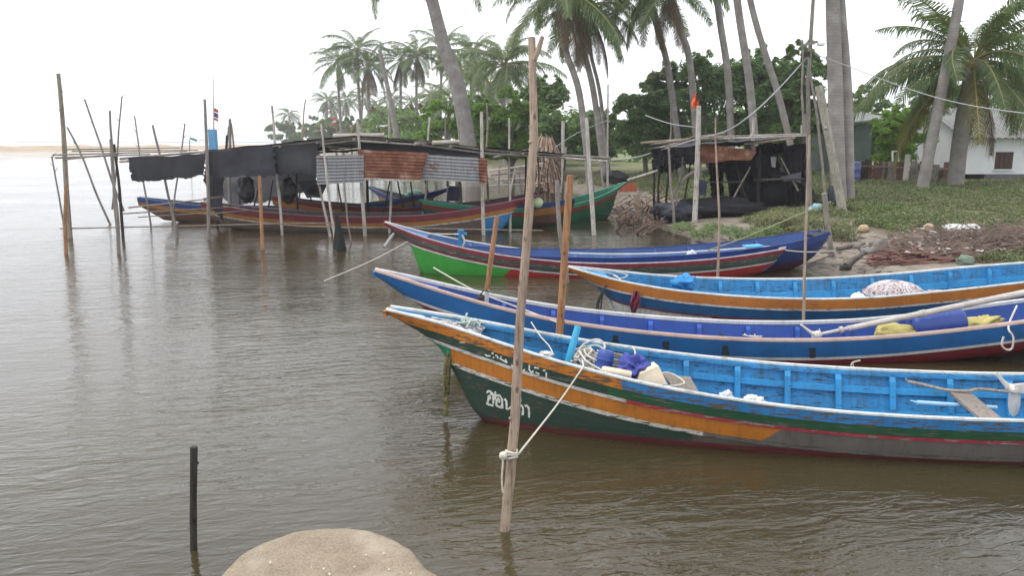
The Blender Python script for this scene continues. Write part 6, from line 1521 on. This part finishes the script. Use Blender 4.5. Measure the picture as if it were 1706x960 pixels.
mb = MB(); mb.beam(aty(1432, 276, 33.4), aty(1586, 282, 33.4), .05, .06); mb.build('crossbar', wood_grey, fn, smooth=False)
for i in range(9):
    u = rgf.uniform(1515, 1590); p = aty(u, 296, 33.0); p.z = gz(p.x, 33.0) - .05; q = p + Vector((rgf.uniform(-.6, .6), .2, rgf.uniform(.5, 1.1)))
    stick_mesh(crooked(p, q, .05, 6, i), .03, .015, i, 1, 6).build('leaning_stick', rgf.choice([wood_grey, wood_dark, wood_pale]), fn)
ch = thing('plastic_chair', aty(1492, 276, 34.2), 'white plastic chair back showing above the scrap fence', 'chair')
wp_ = m_plain('white_plastic', (.68, .68, .66), .5, .08, 4, 0); yc = 34.2; a, b, c, d = aty(1487, 252, yc), aty(1497, 252, yc), aty(1497, 276, yc), aty(1487, 276, yc)
for p, q in ((a, d), (b, c), (a, b)): MB().beam(p, q, .06, .05).build('back_frame', wp_, ch, smooth=False)
zc = gz(a.x, yc)
for p in (c, d): 
    for dy in (0, -.45): MB().beam(Vector((p.x, yc + dy, p.z + .03 if dy == 0 else p.z - .1)), Vector((p.x, yc + dy, zc - .02)), .05, .05).build('leg', wp_, ch, smooth=False)
MB().box(((c.x + d.x) / 2, yc - .22, zc + .43), (.42, .46, .04)).build('seat', wp_, ch, smooth=False)
c = aty(1421, 280, 33); z0 = gz(c.x, 33); drum(Vector((c.x, 33, z0 + .45)), (0, 0, 1), .9, .3, m_plain('violet_blue_drum', (.10, .12, .30), .5, .2, 4, .1), 'upright violet-blue barrel beside the twin trunks', 'barrel', 'barrel')
tw = MB(); c = aty(1380, 355, 21); z0 = gz(c.x, c.y)
heap('plastic_sheet', 'pale turquoise plastic sheet in the grass by the leaning grey post', 'plastic sheet', Vector((aty(1362, 334, 22.5).x, 22.5, gz(aty(1362, 334, 22.5).x, 22.5) + .12)), (.22, .15, .13), m_plain('turquoise_plastic', (.25, .42, .48), .5, .2, 6, .3), 71, .6)
heap('dark_cloth', 'dark cloth heap at the foot of the twin trunks', 'cloth', Vector((aty(1388, 320, 23.6).x, 23.6, gz(aty(1388, 320, 23.6).x, 23.6) + .25)), (.14, .15, .4), dkcl, 72, .4)
# shoreline litter and driftwood in front of the grass
coc = m_plain('bleached_coconut', (.42, .32, .20), .85, .25, 8, .3)
for i, (u, v, lb) in enumerate(((1400, 352, 'bleached coconut by the foot of the leaning grey post'), (1438, 387, 'pale round coconut at the front edge of the creeping plants'), (1546, 386, 'small pale coconut half sunk in the creeping plants near the white bag'))):
    p = onland(u, v, .08)
    tag(MB().blob(p, (.125, .11, .105), .12, 1.6, i, 16, 12).build('coconut', coc, loc=p), lb, 'coconut', 'coconuts on the bank')
c = onland(1602, 394, .1); heap('plastic_sack', 'greyish white plastic sack in the plants above the brown nets', 'sack', c, (.42, .25, .16), m_plain('white_sack', (.48, .49, .48), .7, .25, 6, .5), 81, .45)
c = onland(1581, 399, .06); MBx = MB(); MBx.box(c, (.2, .16, .1), Matrix.Rotation(.5, 3, 'Z')); tag(MBx.build('foam_box', m_plain('white_styrofoam', (.68, .68, .66), .8, .1, 8, .2), loc=c, smooth=False), 'small white foam box beside the white plastic sack', 'box')
logm = m_wood('driftwood_log', (.14, .12, .105), (.06, .05, .045))
for i, (a, b, r, lb) in enumerate((((1408, 446), (1442, 424), .06, 'dark knobbly driftwood log on the mud'), ((1395, 418), (1440, 410), .05, 'straight driftwood log at the edge of the plants'), ((1432, 418), (1470, 412), .055, 'driftwood log end-on among grey stones'), ((1340, 447), (1392, 428), .025, 'thin dark stick lying on the mud beside the navy bow'), ((1225, 420), (1243, 398), .06, 'pale curved driftwood root in front of the bank bush'))):
    p, q = onland(*a, .04), onland(*b, .06); pts = crooked(p, q, .07, 9, i + 300)
    tag(stick_mesh(pts, r, r * .6, i, 4, 8).build('driftwood', logm if i < 4 else wood_pale, loc=p), lb, 'driftwood', 'driftwood on the shore')
stm = m_plain('grey_stone', (.20, .185, .17), .9, .3, 6, .5)
for i, (u, v, r, lb) in enumerate(((1466, 418, .17, 'dark upright grey lump at the edge of the plants'), (1446, 424, .15, 'pale grey stone beside the driftwood'), (1428, 414, .12, 'small grey stone against the straight driftwood log'), (1408, 450, .11, 'black knob of wood at the end of the knobbly log'), (1608, 440, .16, 'greenish stone half under the brown nets'), (1455, 408, .1, 'small dark stone behind the upright lump'))):
    c = onland(u, v, r * .4); tag(MB().blob(c, (r, r * .8, r * (1.1 if i == 0 else .7)), .35, 1.8, i + 20, 18, 12).build('stone', (stm, stm, stm, wood_dark, m_plain('green_stone', (.16, .21, .16), .9, .3, 6, .4), stm)[i], loc=c), lb, 'stone', 'stones at the edge of the plants')
# brown trawl nets spread along the bank
rs = random.Random(31); mb = MB()
for i in range(420):
    u = rs.uniform(1440, 1740); v0 = 441 - (u - 1440) * .10 + rs.gauss(0, 3.5)
    p = onland(u, v0, .04 + rs.random() * .14); L = rs.uniform(.5, 1.6); a = rs.gauss(.12, .12)
    pts = [p + Vector((math.cos(a) * L * t, math.sin(a) * L * t, .04 * math.sin(t * 3 + i) + rs.uniform(-.01, .02))) for t in (0, .33, .66, 1)]
    mb.tube(pts, rs.uniform(.008, .02), 4, cap=False)
tag(mb.build('trawl_net', m_plain('red_brown_net', (.17, .085, .07), .9, .45, 5, .5)), 'long red-brown net bundle laid along the foot of the bank', 'net')
mb = MB()
for i in range(3000):
    u = rs.gauss(1610, 75); v0 = 415 - (u - 1600) * .06 + rs.gauss(0, 12)
    if u < 1480 or v0 > 440 or v0 < 390 or u > 1760: continue
    p = onland(u, v0, .03 + rs.random() * .20); d = Vector((rs.uniform(-1, 1), rs.uniform(-1, 1), rs.uniform(-.1, .35))).normalized() * rs.uniform(.08, .45)
    mb.add([p, p + Vector((.012, 0, .008)), p + d, p + d * .5 + Vector((0, 0, .03))], [(0, 1, 2), (0, 2, 3)])
tag(mb.build('tangled_net', m_plain('dull_mauve_net', (.22, .165, .135), .95, .5, 2.5, .3)), 'tangled brown netting and straw heaped over the bank edge', 'net', kind='stuff')
mb = MB()
for i in range(160):
    u = rs.gauss(1585, 60); v0 = 415 + rs.gauss(0, 11)
    if not (1490 < u < 1720 and 395 < v0 < 438): continue
    p = onland(u, v0, .18); mb.box(p, (rs.uniform(.04, .16), rs.uniform(.03, .09), rs.uniform(.01, .04)), Matrix.Rotation(rs.uniform(0, 3), 3, 'Z') @ Matrix.Rotation(rs.uniform(-.6, .6), 3, 'X'))
tag(mb.build('litter', m_plain('pale_litter', (.48, .46, .44), .8, .35, 3, .2)), 'bits of pale litter caught in the brown netting', 'litter', kind='stuff')
mb = MB()
for i in range(260):
    u, v = rs.uniform(1180, 1480), rs.uniform(395, 455)
    p = onland(u, v, .01); 
    if gz(p.x, p.y) < .02: continue
    d = Vector((rs.uniform(-1, 1), rs.uniform(-.6, .6), rs.uniform(0, .1))).normalized() * rs.uniform(.05, .3)
    mb.beam(p, p + d, rs.uniform(.008, .03), .01)
tag(mb.build('twig_litter', logm), 'twigs and bark scattered over the mud', 'twigs', kind='stuff')
# wires
mb = MB(); rope(mb, [aty(1357, 90, YW), aty(1400, 105, 23), aty(1520, 150, 21), aty(1620, 176, 19), aty(1760, 195, 17)], .012, n=5); tag(mb.build('power_wire', wire_m, loc=aty(1520, 150, 21)), 'pale power wire running from the lamp pole past the bushy palm', 'wire')
mb = MB(); rope(mb, [aty(1010, 268, 26), aty(1060, 262, 25), aty(1110, 247, 24), aty(1160, 232, 23.6), aty(1210, 218, 23.5), aty(1250, 192, 23), aty(1295, 150, YW), aty(1345, 95, YW)], .02, n=6); tag(mb.build('slung_cable', wire_m, loc=aty(1160, 232, 24)), 'slack grey cable slung from the shelter roof up to the lamp pole', 'cable')
mb = MB(); rope(mb, [aty(1075, 192, 24.5), aty(1117, 206, 24), aty(1160, 212, 23.7)], .016, n=5); tag(mb.build('slung_line', wire_m, loc=aty(1117, 206, 24)), 'thin slack line tied to the flag pole', 'line')
mb = MB(); rope(mb, [aty(925, 245, 27), aty(965, 220, 29), aty(1012, 200, 31)], .012, n=5); tag(mb.build('slung_line', wire_m, loc=aty(965, 220, 29)), 'thin slack line tied to the tall slim whitish pole', 'line')

# ------------------------------------------------------------------ haze in the air
hm = bpy.data.materials.new('pale_sea_haze'); hm.use_nodes = True; ht = hm.node_tree; ht.nodes.clear()
ho = ht.nodes.new('ShaderNodeOutputMaterial'); hv = ht.nodes.new('ShaderNodeVolumePrincipled')
hv.inputs['Color'].default_value = (.97, .975, 1.0, 1); hv.inputs['Density'].default_value = 0.0008; hv.inputs['Anisotropy'].default_value = 0.35
ht.links.new(hv.outputs[0], ho.inputs['Volume'])
mb = MB(); mb.box((0, 760, 9.5), (3100, 1640, 23.0)); o = mb.build('haze', hm, smooth=False); tag(o, 'pale haze over the water', None, kind='stuff')
SC.cycles.volume_bounces = 4
